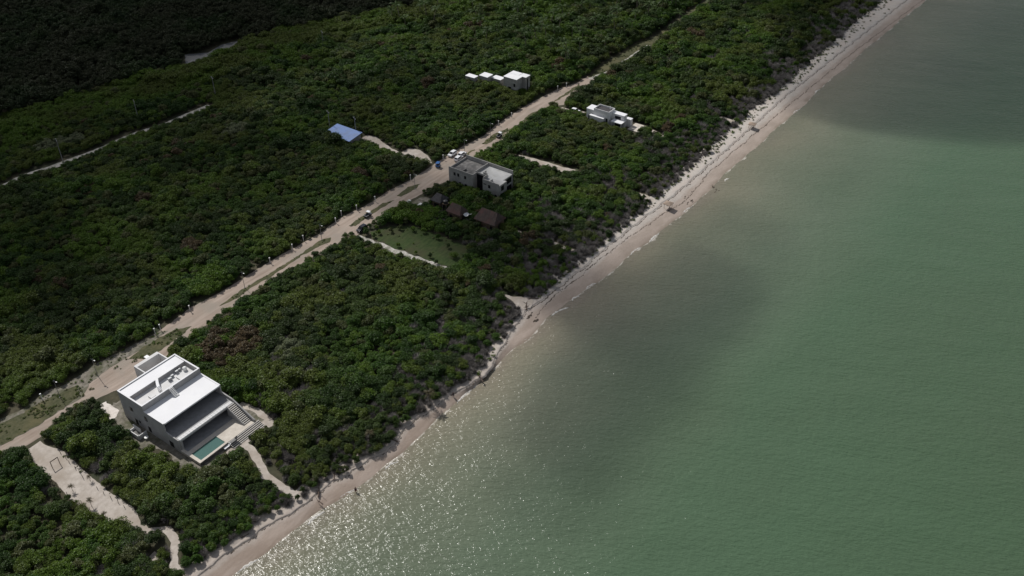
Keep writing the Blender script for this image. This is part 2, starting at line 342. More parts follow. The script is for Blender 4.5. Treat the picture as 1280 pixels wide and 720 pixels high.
sheet('grass', [(47.2,192.8),(58.0,191.2),(63.1,190.1),(69.0,190.1),(73.6,189.1),(76.7,188.4),(75.0,184.6),(70.7,183.7),(66.9,183.4),(63.3,183.3),(54.1,184.5),(43.1,185.0)], .07, 'grass', None, .5, 'stuff')
for p in ([(108.8,184.4),(106.5,186.2),(102.1,187.3),(98.3,187.3),(94.9,187.5),(90.2,186.4),(91.2,185.5),(93.5,182.9),(96.7,182.8),(102.2,183.0)],
          [(119.1,185.3),(127.4,186.2),(136.2,186.0),(150.6,186.0),(159.9,186.6),(162.9,184.8),(160.5,183.4),(157.5,184.2),(150.2,185.0),(138.4,184.3),(130.3,184.7),(125.5,184.1)],
          [(170.7,185.1),(176.6,185.8),(182.2,185.7),(187.7,185.8),(191.5,184.0),(188.6,184.1),(179.7,184.1),(171.9,183.4)],
          [(193.8,185.3),(200.4,186.1),(205.1,183.9),(200.4,183.3),(194.3,183.6)],
          [(229.5,184.8),(234.3,184.9),(235.4,184.4),(229.7,183.5)],
          [(240.1,184.9),(248.5,186.0),(256.3,184.7),(255.1,183.4),(246.9,183.0),(240.4,183.3)],
          [(264.7,183.5),(270.7,185.1),(276.3,183.7),(272.8,182.2),(264.5,182.6)],
          [(282.4,183.4),(291.7,184.1),(306.3,184.5),(304.0,182.6),(295.0,182.7),(284.7,183.2)]):
    sheet('grass', p, .06, 'grass', None, .35, 'stuff')
sheet('sand_track', [(57.1,178.0),(60.2,178.1),(60.7,174.7),(61.6,169.6),(61.0,164.8),(60.6,160.0),(60.3,152.7),(60.7,146.4),(60.4,141.8),(58.9,138.4),(58.8,135.6),(57.8,135.6),(57.4,138.3),(57.5,141.1),(55.2,144.3),(54.6,150.3),(54.1,154.1),(54.6,160.4),(55.3,167.1),(55.7,173.1)], .05, 'track_sand', .5)
tp = [(58.4,137.5),(58.4,135.9),(59.8,134.3),(60.9,132.8),(60.7,130.1),(59.4,127.9),(57.6,126.1),(56.1,124.0),(55.5,121.9)]
sheet('footpath', ribbon(tp, 1.7), .08, 'track_sand', 1.0)
sheet('sand_clearing', [(54.3,129.9),(56.0,130.3),(56.3,129.1),(55.2,127.7),(54.3,127.5),(54.3,128.8)], .05, 'track_sand', .7)
vp = [(87.5,139.8),(87.0,136.2),(85.4,131.5),(83.5,127.1),(83.2,122.3),(83.4,117.6)]
sheet('footpath', ribbon(vp, 1.9), .08, 'track_sand', 1.1)
sheet('villa_yard', [(75.6, 139.8), (76.2, 175), (94.6, 175), (95.2, 150), (95.9, 147), (96.0, 140), (94.6, 138.2), (88, 138.9), (83, 140.5), (79, 139.8)], .04, 'verge_soil', .3, .3)
sheet('villa_yard', [(74.0,168.3),(73.6,161.9),(72.6,159.0),(72.4,156.1),(74.9,153.5),(74.9,149.2),(73.8,146.4),(73.9,142.6),(75.9,142.3),(77.0,146.7),(77.3,155.0),(77.1,162.1),(78.2,169.9),(78.8,173.8),(78.1,175.9)], .05, 'verge_soil', .2)
sheet('front_sand', [(82.5, 139.2), (84, 141), (95.4, 141), (95.9, 146), (94.4, 150), (96.6, 150), (97.4, 143), (96.6, 137.6), (90, 138.2)], .07, 'track_sand', .3)
sheet('concrete_pad', [(75.0,177.7),(77.0,177.4),(77.5,172.9),(75.8,170.5),(74.0,170.5),(74.8,174.2)], .10, 'pale_slab', -1.5, .5)
cp = [(168.1,179.1),(167.9,177.0),(168.5,168.9),(168.9,160.2),(169.3,154.6),(170.2,144.6)]
sheet('rubble_path', ribbon(cp, 2.0), .06, 'rubble', 1.2, .5)
sheet('sand_lot', [(241.2,168.9),(241.9,162.8),(242.5,157.3),(242.6,150.1),(243.9,145.9),(241.0,144.4),(239.6,148.4),(238.6,154.7),(239.4,160.1),(238.7,166.8)], .05, 'track_sand', 3.2)
sheet('side_track', [(216.5,223.5),(221.1,223.8),(222.0,220.2),(220.2,215.0),(218.3,209.0),(217.8,204.4),(222.5,204.1),(223.3,200.4),(221.6,194.9),(218.2,190.3),(216.9,193.2),(216.8,199.4),(215.4,203.5),(215.4,208.8),(216.0,213.2),(216.6,218.9)], .05, 'track_sand', .8)
sheet('meadow', [(171.7,177.1),(176.8,175.7),(181.9,169.8),(183.0,165.4),(183.0,160.6),(183.8,157.1),(182.7,152.4),(184.0,147.5),(178.9,144.8),(172.2,142.6),(171.5,145.6),(170.5,152.2),(170.6,160.1),(169.6,165.3),(170.0,170.2),(169.9,174.1)], .05, 'meadow', .2, .5)
for seg in ([(111.7,297.6),(120.2,297.7),(129.5,298.8),(137.9,296.8),(149.0,295.5),(158.1,294.5),(164.6,295.1),(172.0,294.8),(182.0,292.4),(204.0,292.0)],):
    sheet('back_lane', ribbon(seg, 2.8), .05, 'rubble', 3.6)
for p in ([(169.9,125.1),(170.2,121.4),(172.2,118.7),(173.0,115.6),(168.9,114.2),(167.3,115.2),(168.4,120.1)], [(310.9,124.8),(312.4,121.5),(311.7,117.6),(309.6,118.2),(310.0,122.4)], [(241.8,122.5),(242.6,118.7),(241.2,113.4),(239.5,114.0),(240.4,118.1)], [(201.1,127.4),(200.7,123.3),(200.9,120.0),(199.5,119.7),(199.1,123.2),(199.8,126.8)]):
    sheet('sand_clearing', p, .05, 'track_sand', 1.0)
sheet('side_track', ribbon([(313.2,183.3),(326.4,180.7),(333.9,180.7),(344.5,181.2),(360.4,181.5)], 2.2), .05, 'rubble', 1.5, .6)
sheet('grass', [(314.8,185.4),(326.1,187.1),(341.3,187.3),(362.4,187.1),(369.0,184.6),(359.8,180.7),(345.2,180.3),(332.4,179.8),(322.9,179.7),(315.1,180.6)], .04, 'grass', .5, .6, 'stuff')
sheet('grass', ribbon([(360.4,181.5),(371.4,182.9),(386.7,184.4),(406.2,185.0),(429.5,186.1),(449.1,188.3)], 3.2), .05, 'grass', 1.6, .6, 'stuff')
sheet('pond_water', [(232.5,342.9),(239.7,336.1),(249.5,338.7),(258.7,335.9),(250.0,331.3),(243.8,328.8),(232.5,329.0),(223.1,330.0)], .06, 'pond', 1.2)
sheet('terrace_path', ribbon([(286.6,142.2),(284.9,136.6),(283.8,133.6)], 1.6), .05, 'track_sand', 1.0)
sheet('footpath', ribbon([(198.2,143.2),(199.4,140.7),(198.6,137.1)], 1.3), .05, 'track_sand', .9)
sheet('driveway', ribbon([(281.8,177.9),(282.2,173.7),(283.1,169.9),(284.4,165.6)], 3.2), .05, 'track_sand', 1.2)

# ------------------------------------------------------------------ the white villa with the pool
def off_root(name, x, y, label, cat): return empty(name, (x, y, 0), label, cat), (x, y, 0)
villa, VO = off_root('beach_villa', 85, 160, 'large white two storey villa with green pool and stepped white roofs by the beach', 'villa')
XA, XB = 77., 93.5
def part(name, mb, mat, root, off, **k): return mb.build(name, mat, root, off, **k)
b = MB()
b.prism([(148.1, 0), (169, 0), (169, 8.22), (159.75, 8.22), (159.75, 6.62), (152.6, 6.62), (152.6, 4.25), (150.9, 3.98), (148.1, 3.98)], 0, XA, XA+.3)
b.prism([(141.6, 0), (169, 0), (169, 8.22), (159.75, 8.22), (159.75, 6.62), (152.6, 6.62), (152.6, 4.5), (148.9, 4.35), (141.6, 1.45)], 0, XB-.3, XB)
b.box(XA+.3, XB-.3, 168.7, 169, 0, 8.22)                         # landward wall
b.box(XA+.3, XB-.3, 165.0, 168.7, 0, 8.0)                        # upper block
b.box(XA+.3, XB-.3, 160.05, 165.0, 0, 6.85)                      # below the roof terrace
b.box(XA+.3, XB-.3, 159.75, 160.05, 0, 8.22)                     # step wall
b.box(XA+.3, XB-.3, 152.6, 159.75, 6.3, 6.55)                    # lower roof slab
b.box(XA+.3, XB-.3, 147.95, 159.75, 3.3, 3.62)                   # floor slab of the upper storey
b.box(XA+.3, XA+.9, 147.97, 148.5, .9, 3.3)
b.box(86.9, 87.25, 150.2, 150.55, .9, 3.3); b.box(81.6, 81.95, 150.2, 150.55, .9, 3.3)
part('wall', b, 'stucco', villa, VO)
r = MB()
r.box(XA+.32, XB-.32, 165.02, 168.68, 8.0, 8.12)
r.box(XA+.32, XB-.32, 152.62, 159.73, 6.55, 6.64)
part('roof', r, 'white_roof', villa, VO)
r = MB()                                                          # painted parapet caps
r.box(XA-.03, XB+.03, 168.66, 169.03, 8.222, 8.36)
r.box(XA-.03, XA+.33, 159.72, 168.66, 8.222, 8.32); r.box(XB-.33, XB+.03, 159.72, 168.66, 8.222, 8.32)
r.box(XA+.33, XB-.33, 159.72, 160.08, 8.222, 8.32)
r.box(XA-.03, XA+.33, 152.57, 159.72, 6.642, 6.74); r.box(XB-.33, XB+.03, 152.57, 159.72, 6.642, 6.74)
r.box(XA+.33, XB-.33, 152.45, 152.615, 6.35, 6.72)
part('parapet', r, 'white_roof', villa, VO)
r = MB(); r.box(XA+.32, XB-.32, 160.07, 164.98, 6.852, 6.93); part('roof_terrace_floor', r, 'white_wall', villa, VO)
cw = MB(); pp = []
for i in range(13):
    t = i/12; pp.append((85.0-1.7*math.sin(t*1.35)-.3, 165-3.5*t, 0))
for i in range(12):
    (x0, y0, _), (x1, y1, _) = pp[i], pp[i+1]
    cw.prism([(x0, y0), (x1, y1), (x1+.75, y1), (x0+.75, y0)], 2, 6.9, 8.2-.5*max(0, i-8)/4)
part('curved_wall', cw, 'white_roof', villa, VO)
w = MB(); w.prism([(80.6, 161.3), (81.9, 161.3), (81.9, 161.55), (80.85, 161.55), (80.85, 162.7), (80.6, 162.7)], 2, 6.93, 7.35); part('low_partition', w, 'white_wall', villa, VO)
w = MB(); w.box(88.8, 89.05, 160.6, 163.0, 6.93, 7.3); part('low_partition', w, 'white_wall', villa, VO)
for k, (x, y, sx, sy, sz) in enumerate(((87.4, 163.3, .9, .5, .75), (88.5, 163.9, .7, .4, .6), (90.1, 164.2, .8, .4, .7), (91.0, 164.4, .6, .4, .6))):
    a = MB(); a.box(x-sx/2, x+sx/2, y-sy/2, y+sy/2, 6.98, 6.98+sz); a.disc((x, y-sy/2-.01, 6.98+sz/2), (0, 1, 0), sz*.38, .06, 14)
    part('air_conditioner', a, 'grey_metal', villa, VO)
t = MB(); t.tube([(91.9, 163.5, 6.95), (91.9, 163.5, 7.75), (91.9, 163.5, 7.95)], [.5, .5, .25], 16); part('water_tank', t, 'white_paint', villa, VO)
s = MB()
for i in range(8): s.box(84.45, 85.45, 159.65-.26*i-.18, 159.65-.26*i, 8.2-.2*i, 8.26-.2*i)
s.prism([(159.75, 8.3), (157.6, 6.66), (157.4, 6.66), (159.55, 8.3)], 0, 84.38, 84.45); s.prism([(159.75, 8.3), (157.6, 6.66), (157.4, 6.66), (159.55, 8.3)], 0, 85.45, 85.52)
part('roof_stair', s, 'white_paint', villa, VO)
f = MB(); f.box(XA+.31, XB-.31, 148.95, 156.4, 3.622, 3.66); part('terrace_floor', f, 'tile', villa, VO)
f = MB(); f.box(XA+.31, 91.0, 147.9, 148.93, 3.622, 4.08); f.box(91.0, 92.9, 148.3, 149.2, 3.622, 3.7)
for i in range(17): f.box(78.0+.8*i, 78.1+.8*i, 148.0, 148.83, 4.082, 4.14)
part('balustrade', f, 'white_wall', villa, VO)
for nm, y, z_a, z_b in (('upper', 156.4, 3.66, 6.3), ('lower', 152.4, .92, 3.3)):
    g = MB(); g.box(XA+.3, XB-.3, y, y+.08, z_a, z_b); gw = part('glass_wall', g, 'glass', villa, VO)
    q = MB()
    for i in range(9): q.box(XA+.3+1.98*i, XA+.38+1.98*i, y-.07, y, z_a, z_b)
    q.box(XA+.3, XB-.3, y-.06, y-.003, z_b-.12, z_b)
    part('frame', q, 'frame_dark', gw, (0, 0, 0)).location = (-VO[0], -VO[1], 0)
# deck, pool, steps
PX0, PX1, PY0, PY1 = 77.7, 84.7, 141.95, 145.35
d = MB(); d.box(XA+.001, PX0, 141.45, 148.08, 0, .88); d.box(PX0, PX1, 141.45, PY0, 0, .88); d.box(PX0, PX1, PY1, 152.4, 0, .88)
d.box(PX1, 93.15, 141.45, 152.4, 0, .88); d.box(PX0, PX1, PY0, PY1, 0, .15); d.box(XA+.31, PX0, 148.08, 152.4, 0, .88)
part('pool_deck', d, 'deck_stone', villa, VO)
f = MB(); f.box(XA+.31, 93.1, 146.6, 152.39, .882, .9); part('covered_floor', f, 'tile', villa, VO)
p = MB(); p.box(PX0+.003, PX1-.003, PY0+.003, PY1-.003, .16, .76); part('pool', p, 'pool_water', villa, VO)
c = MB(); c.box(XA-.05, PX1+.1, 141.35, PY0, .882, .95); c.box(XA-.05, PX0, PY0, 148.05, .882, .95); part('pool_coping', c, 'deck_stone', villa, VO)
c = MB(); c.box(XA+.1, PX1, 141.25, 141.4, 0, .86); part('pool_outer_wall', c, 'dark_concrete', villa, VO)
s = MB()
for i in range(13):
    y1 = 148.25-.43*i; z1 = 3.62-.21*(i+1)+.1
    s.box(91.1, 93.1, y1-.43, y1, .9, max(.95, z1))
part('side_staircase', s, 'dark_concrete', villa, VO)  # dark base between the treads stands in for shaded risers
s = MB()
for i in range(13):
    y1 = 148.25-.43*i; z1 = 3.62-.21*(i+1)+.1; s.box(91.1, 93.1, y1-.43, y1-.18, max(.95, z1)+.002, max(.95, z1)+.09)
part('stair_tread', s, 'tread', villa, VO)
s = MB(); s.prism([(148.2, .9), (148.2, 3.95), (142.75, 1.25), (142.75, .9)], 0, 90.9, 91.08); part('stair_wall', s, 'stucco', villa, VO)
s = MB()
for i in range(5): s.box(84.9, 94.2, 141.44-.42*(i+1), 141.44-.42*i-.002, 0, .88-.176*i-.03)
part('front_steps', s, 'dark_concrete', villa, VO)  # dark strips left between light treads imitate the risers' shade
s = MB()
for i in range(5): s.box(84.9, 94.2, 141.44-.42*(i+1), 141.44-.42*i-.2, .88-.176*i-.028, .88-.176*i+.05)
part('step_tread', s, 'tread', villa, VO)
# windows of the side wall: dark panes set in frames
for y, za, zb, wd in ((165.0, 4.1, 5.1, .95), (164.2, .25, 1.75, .8), (162.8, 1.45, 2.0, .5), (159.65, 3.8, 5.0, .75), (159.2, .6, 2.0, .8), (151.2, .4, 1.95, 1.25)):
    w = MB(); w.box(XA-.06, XA-.003, y-wd/2-.08, y+wd/2+.08, za-.08, zb+.08); wo = part('window', w, 'frame_dark', villa, VO)
    g = MB(); g.box(XA-.075, XA-.062, y-wd/2, y+wd/2, za, zb); part('pane', g, 'glass', wo, (0, 0, 0)).location = (-VO[0], -VO[1], 0)
s = MB(); s.box(73.9, 74.1, 159.7, 163.6, 0, 1.3); s.box(74.1, 76.2, 159.5, 159.7, 0, 1.3); s.box(75.6, 75.8, 161.2, 163.9, 0, 1.3); s.box(74.1, 75.6, 163.4, 163.6, 0, .7)
part('side_stairwell', s, 'white_wall', villa, VO)
s = MB(); s.box(74.1, 75.6, 159.7, 163.4, 0, .12); part('stairwell_floor', s, 'dark_concrete', villa, VO)
g = MB(); g.box(87.2, 94.2, 177.4, 178.4, 0, 4.0); g.box(87.2, 87.5, 169.01, 177.4, 0, 4.0); g.box(93.9, 94.2, 169.01, 177.4, 0, 4.0); g.box(87.5, 93.9, 173.6, 174.2, 0, 3.9)
part('garage_court', g, 'white_wall', villa, VO)
g = MB(); g.box(87.5, 93.9, 174.2, 177.4, 0, .3); part('court_floor', g, 'brown', villa, VO)
OPEN.append((np.array([(76.4, 139.7), (76.4, 179), (94.6, 179), (94.6, 139.7)]), .6))
# loose furniture by the villa
def bench(x, y, label, mat):
    e = empty('sun_lounger', (x, y, 0), label, 'sun lounger')
    m_ = MB(); m_.box(-.95, .4, -.33, .33, .3, .4); m_.prism([(.4, .32), (1.0, .75), (.96, .83), (.36, .42)], 1, -.33, .33); m_.build('seat', mat, e)
    for sx in (-.85, .3):
        for sy in (-.28, .28): q = MB(); q.box(sx-.03, sx+.03, sy-.03, sy+.03, 0, .3); q.build('leg', 'frame_dark', e)
    return e
bench(84.3, 140.9, 'pale lounger at the left end of the front steps beside the pool', 'cloth_light').location.z = .10
bench(86.2, 140.6, 'dark lounger lying across the front steps of the villa', 'frame_dark').location.z = .75
e = empty('garden_pot', (75.2, 158.5, .05), 'small white pot on the ground beside the villa side stairwell', 'pot')
m_ = MB(); m_.tube([(0, 0, 0), (0, 0, .3), (0, 0, .6), (0, 0, .62)], [.28, .42, .5, .42], 14); m_.build('pot_body', 'white_paint', e)
m_ = MB(); m_.disc((0, 0, .56), (0, 0, 1), .4, .03, 14); m_.build('pot_soil', 'soil', e)

# ------------------------------------------------------------------ the unfinished grey building
mid, MO = off_root('concrete_building', 215, 166, 'unfinished grey concrete two storey building with half white roof beside the dirt road', 'building')
x0, x1, ya, yb = 210.6, 220.4, 155.5, 176.4
b = MB()
b.box(x0, x0+.25, 166.2, yb, 0, 6.5); b.box(x0, x0+.25, ya, 162.1, 0, 6.35)
b.box(x0+2.4, x0+2.65, 162.1, 166.2, 0, 6.5); b.box(x0+.25, x0+2.4, 166.2, 166.45, 0, 6.5); b.box(x0+.25, x0+2.4, 161.85, 162.1, 0, 6.9)
b.box(x1-.25, x1, ya+1.2, yb, 0, 6.8); b.box(x0+.25, x1-.25, yb-.25, yb, 0, 6.0)
b.box(x0+.25, x0+4.2, ya, ya+.25, 0, 5.6); b.box(x0+4.2, x0+4.45, ya, ya+1.2, 0, 5.6); b.box(x0+4.45, x1, ya+1.2, ya+1.45, 0, 5.6)
b.box(x0+2.7, x1-.25, 166.9, 167.15, 5.6, 6.5); b.box(x0+2.65, x0+4.2, 163.6, 163.85, 5.6, 7.1); b.box(x0+2.65, x0+2.9, 162.2, 163.6, 5.6, 7.1)
b.box(x0+.25, x0+1.8, 159.2, 159.45, 5.6, 6.35)
part('wall', b, 'concrete', mid, MO)
b = MB(); b.box(x0+.26, x1-.26, 167.16, yb-.26, 5.1, 5.35); b.box(x0+.26, x0+3.2, 171.2, 171.45, 5.35, 6.0)
part('rear_roof', b, 'dark_concrete', mid, MO)
b = MB(); b.box(x0+2.9, x1-.26, ya+1.46, 166.88, 5.35, 5.6); b.box(x0+.26, x0+2.9, ya+.26, 161.84, 5.35, 5.58); b.box(x0+2.9, x0+4.18, ya+.26, ya+1.46, 5.35, 5.59)
part('front_roof', b, 'shaded_white_roof', mid, MO)
b = MB(); b.box(x0+2.2, x0+2.39, 162.3, 166.1, .2, 5.9); part('notch_shade_panel', b, 'glass', mid, MO)  # dark sheet across the stair notch, standing in for its shaded depth
def mid_window(y, za, zb, wd):
    w = MB(); w.box(x0-.04, x0-.003, y-wd/2, y+wd/2, za, zb); wo = part('window', w, 'glass', mid, MO)
    f = MB(); f.box(x0-.07, x0-.042, y-wd/2-.06, y+wd/2+.06, za-.12, za); part('sill', f, 'concrete', wo, (0, 0, 0)).location = (-MO[0], -MO[1], 0)
for y, za, zb, wd in ((173.9, 3.9, 5.0, .8), (172.3, 3.9, 5.1, .8), (169.4, 3.9, 5.0, .8), (171.6, .9, 2.0, .9), (169.2, .8, 2.0, 1.),
                      (159.4, 3.7, 4.9, .9), (159.9, 1.0, 2.2, .8), (161.2, 4.6, 4.9, 1.1), (161.2, 1.9, 2.2, 1.1), (156.8, .1, 2.1, .9)):
    mid_window(y, za, zb, wd)
for xx, za, zb, wd in ((212.6, .3, 2.3, 1.6), (212.6, 3.3, 5.0, 1.6)):
    w = MB(); w.box(xx-wd/2, xx+wd/2, ya-.05, ya-.003, za, zb); part('balcony_door', w, 'glass', mid, MO)
for xx, za, zb, wd in ((217.6, .3, 2.4, 3.4), (217.6, 3.2, 5.1, 3.4)):
    w = MB(); w.box(xx-wd/2, xx+wd/2, ya+1.15, ya+1.197, za, zb); part('balcony_door', w, 'glass', mid, MO)
OPENB.append((np.array([(x0, ya), (x0, yb), (x1, yb), (x1, ya)]), 1.0))
OPEN.append((np.array([(208.6, 176.4), (208.6, 184), (221, 184), (221, 176.4)]), .3))

# ------------------------------------------------------------------ the dark cabins below it
def hip_roof(mb, xa, xb, ya, yb, ze, zr, inset, axis='y', t=.18):
    if axis == 'y': rid = [((xa+xb)/2, ya+inset, zr), ((xa+xb)/2, yb-inset, zr)]
    else: rid = [(xa+inset, (ya+yb)/2, zr), (xb-inset, (ya+yb)/2, zr)]
    e = [(xa, ya, ze), (xb, ya, ze), (xb, yb, ze), (xa, yb, ze)]
    lo = [(x, y, z-t) for x, y, z in e]
    V = e+rid+lo
    F = [(0, 1, 4), (1, 2, 5, 4), (2, 3, 5), (3, 0, 4, 5)] if axis == 'y' else [(0, 1, 5, 4), (1, 2, 5), (2, 3, 4, 5), (3, 0, 4)]
    F += [(6, 7, 1, 0), (7, 8, 2, 1), (8, 9, 3, 2), (9, 6, 0, 3), (9, 8, 7, 6)]
    return mb.add(V, F)
def cabin(xa, xb, ya, yb, ze, zr, roofmat, label, axis, porch=None):
    c, O = off_root('timber_cabin', (xa+xb)/2, (ya+yb)/2, label, 'cabin'); c['group'] = 'dark roofed cabins'
    b = MB(); b.box(xa+.5, xb-.5, ya+.5, yb-.5, 0, ze-.05); b.build('wall', 'timber', c, O)
    r = MB(); hip_roof(r, xa, xb, ya, yb, ze, zr, 1.1, axis); r.build('roof', roofmat, c, O)
    for yy in (ya+1.6, yb-1.7):
        w = MB(); w.box(xa+.43, xa+.497, yy-.5, yy+.5, 1.0, 2.1); w.build('window', 'glass', c, O)
    d = MB(); d.box((xa+xb)/2-.45, (xa+xb)/2+.45, ya+.43, ya+.497, .05, 2.1); d.build('door', 'frame_dark', c, O)
    if porch:
        px0, px1, py0, py1, pz = porch
        p = MB(); p.box(px0, px1, py0, py1, .25, .4); p.build('porch_floor', 'timber', c, O)
        for (x, y) in ((px0+.1, py0+.1), (px1-.1, py0+.1), (px0+.1, py1-.1)):
            q = MB(); q.box(x-.06, x+.06, y-.06, y+.06, 0, pz); q.build('porch_post', 'timber', c, O)
    OPENB.append((np.array([(xa, ya), (xa, yb), (xb, yb), (xb, ya)]), .2))
cabin(194.6, 199.2, 167.2, 171.4, 3.0, 4.9, 'slate', 'black roofed cabin nearest the dirt road, beside the sandy yard', 'y')
cabin(191.9, 196.2, 157.0, 162.8, 3.2, 5.6, 'shingle', 'dark brown cabin between the other two cabins, white tarp at its side', 'y', (191.0, 192.3, 157.2, 160.5, 1.2))
cabin(193.6, 199.9, 144.8, 152.9, 3.0, 5.9, 'shingle', 'largest reddish brown roofed cabin, farthest from the dirt road', 'y', (191.6, 194.0, 146, 151.5, 1.1))
tarp = MB()
for i in range(4):
    for j in range(4):
        x, y = 193.6+i*.55, 155.3+j*.5
        def zz(i, j): return 2.7+.3*math.sin(i*1.3)+.25*math.cos(j*1.7)
        for dz in (0,):
            tarp.add([(x, y, zz(i, j)), (x+.55, y, zz(i+1, j)), (x+.55, y+.5, zz(i+1, j+1)), (x, y+.5, zz(i, j+1))], [(0, 1, 2, 3)])
o = tarp.build('tarpaulin', 'cloth_light'); tag(o, 'small white tarpaulin hung beside the middle brown cabin', 'tarpaulin')
sm = o.modifiers.new('thick', 'SOLIDIFY'); sm.thickness = .04
tw = empty('water_tower', (195.8, 165.9, 0), 'dark tank on thin pale posts beside the black roofed cabin', 'water tower')
q = MB(); q.tube([(0, 0, 2.9), (0, 0, 3.9), (0, 0, 4.1)], [.75, .75, .3], 14); q.build('tank', 'frame_dark', tw)
q = MB(); q.box(-.85, .85, -.85, .85, 2.75, 2.9); q.build('platform', 'timber', tw)
for sx in (-.75, .75):
    for sy in (-.75, .75): q = MB(); q.box(sx-.05, sx+.05, sy-.05, sy+.05, 0, 2.75); q.build('post', 'galv', tw)
yard = sheet('cabin_yard', [(191.0,179.4),(197.6,178.1),(199.8,175.1),(195.6,173.0),(191.6,175.1)], .05, 'verge_soil', .6)
for (p, lab) in (([(192.9,179.4)][0], 'pale stone block at the road edge near the black roofed cabin'), ([(193.5,175.0)][0], 'white stone block by the cabin yard')):
    q = MB(); q.box(-.9, .9, -.5, .5, 0, .6); o = q.build('stone_block', 'white_wall', bevel=.08); o.location = (p[0], p[1], 0); tag(o, lab, 'stone block')

# ------------------------------------------------------------------ the white house beyond
wh, WO = off_root('white_house', 281, 156, 'white flat roofed house with stepped blocks on the beach side of the road', 'house')
b = MB()
b.box(279.2, 283, 161, 164.3, 0, 4.9); b.box(278.9, 283.4, 154.4, 161, 0, 5.3)
b.box(278.9, 279.1, 154.4, 161, 5.3, 6.0); b.box(283.2, 283.4, 154.4, 161, 5.3, 6.0); b.box(279.1, 283.2, 154.4, 154.6, 5.3, 6.0); b.box(279.1, 283.2, 160.8, 161, 5.3, 6.0)
b.box(277.6, 278.9, 156, 162, 0, 3.3); b.box(281.3, 283.6, 149.2, 154.4, 0, 4.8); b.box(283.6, 285.3, 147.6, 149.7, 0, 2.9)
b.box(278.5, 281.9, 148.7, 153.1, 2.7, 2.95)
b.box(281.7, 281.9, 148.7, 149.2, 0, 2.7)
part('wall', b, 'white_wall', wh, WO)
r = MB(); r.box(279.1, 283.1, 161.02, 164.4, 4.902, 5.05); r.box(281.3, 283.7, 149.1, 154.38, 4.802, 4.95); r.box(277.5, 278.88, 155.9, 162.1, 3.302, 3.45)
r.box(278.4, 282.0, 148.6, 153.2, 2.952, 3.02); r.box(283.62, 285.4, 147.5, 149.8, 2.902, 3.0)
part('roof', r, 'white_roof', wh, WO)
r = MB(); r.box(279.15, 283.15, 154.9, 160.75, 5.302, 5.42); part('dark_roof_panel', r, 'slate', wh, WO)
for (x, y) in ((278.6, 148.8), (278.6, 152.9), (281.2, 148.8)):
    q = MB(); q.box(x-.12, x+.12, y-.12, y+.12, 0, 2.7); part('column', q, 'white_wall', wh, WO)
for (X0, X1, Y0, Y1, Z0, Z1) in ((279.14, 279.197, 162, 163.4, .6, 2.5), (281.24, 281.297, 150.5, 153, 3.0, 4.2), (281.24, 281.297, 149.8, 152.8, .2, 2.4), (278.84, 278.897, 154.8, 155.6, .3, 3.2), (277.9, 278.6, 155.94, 155.997, .8, 2.4)):
    q = MB(); q.box(X0, X1, Y0, Y1, Z0, Z1); part('window', q, 'glass', wh, WO)
q = MB(); q.box(281.2, 287.6, 142.8, 147.4, 0, .25); part('terrace', q, 'deck_stone', wh, WO)
q = MB(); q.tube([(282.5, 156, 5.4), (282.5, 156, 6.7)], .12); part('vent_pipe', q, 'white_paint', wh, WO)
OPENB.append((np.array([(278, 142.8), (278, 164.5), (284.5, 164.5), (288, 148), (288, 142.8)]), .5))
# the far house on the landward side
fh, FO = off_root('far_house', 284, 208, 'row of low white roofed blocks beside a taller grey walled block among the trees', 'house')
for X0, X1, Y0, Y1, Z in ((278.4, 281, 217.5, 222, 4), (281.05, 284.8, 212.8, 216.9, 4.5), (283.9, 286.9, 208.3, 212.75, 3.5), (281.2, 285.2, 198.4, 204.7, 7), (285.21, 288, 200.3, 204.7, 7), (285.3, 288.4, 196.8, 200.1, 6.9)):
    b = MB(); b.box(X0, X1, Y0, Y1, 0, Z); part('wall', b, 'concrete', fh, FO)
    r = MB(); r.box(X0-(.1 if X0 < 285.2 else .005), X1+.1, Y0-.1, Y1+.1, Z+.002, Z+.15); part('roof', r, 'white_roof', fh, FO)
for (X0, X1, Y0, Y1, Z0, Z1) in ((281.14, 281.197, 201.0, 202.4, 1.5, 3.4), (286.3, 286.9, 196.74, 196.797, .5, 6.2), (281.14, 281.197, 199, 199.8, 3.9, 5.2)):
    q = MB(); q.box(X0, X1, Y0, Y1, Z0, Z1); part('window', q, 'glass', fh, FO)
OPENB.append((np.array([(281.1, 196.7), (281.1, 212.7), (278.3, 217), (278.3, 222.1), (281, 222.1), (288.5, 205), (288.5, 196.7)]), .4))
# the blue roof
bl, BO = off_root('blue_roofed_shed', 212, 227, 'shed with a broad blue sheet metal roof among dark trees', 'shed')
b = MB(); b.box(209.6, 215.6, 221.6, 233, 0, 2.9); part('wall', b, 'concrete', bl, BO)
b = MB(); b.prism([(209.0, 3.1), (216.0, 3.9), (216.0, 4.0), (209.0, 3.2)], 1, 221.0, 233.6)
part('roof', b, 'bluemetal', bl, BO)
b = MB(); b.box(209.53, 209.597, 223.5, 224.6, 0.1, 2.2); part('door', b, 'frame_dark', bl, BO)
OPENB.append((np.array([(208.6, 221), (208.6, 230), (215.5, 234), (216, 221)]), .6))

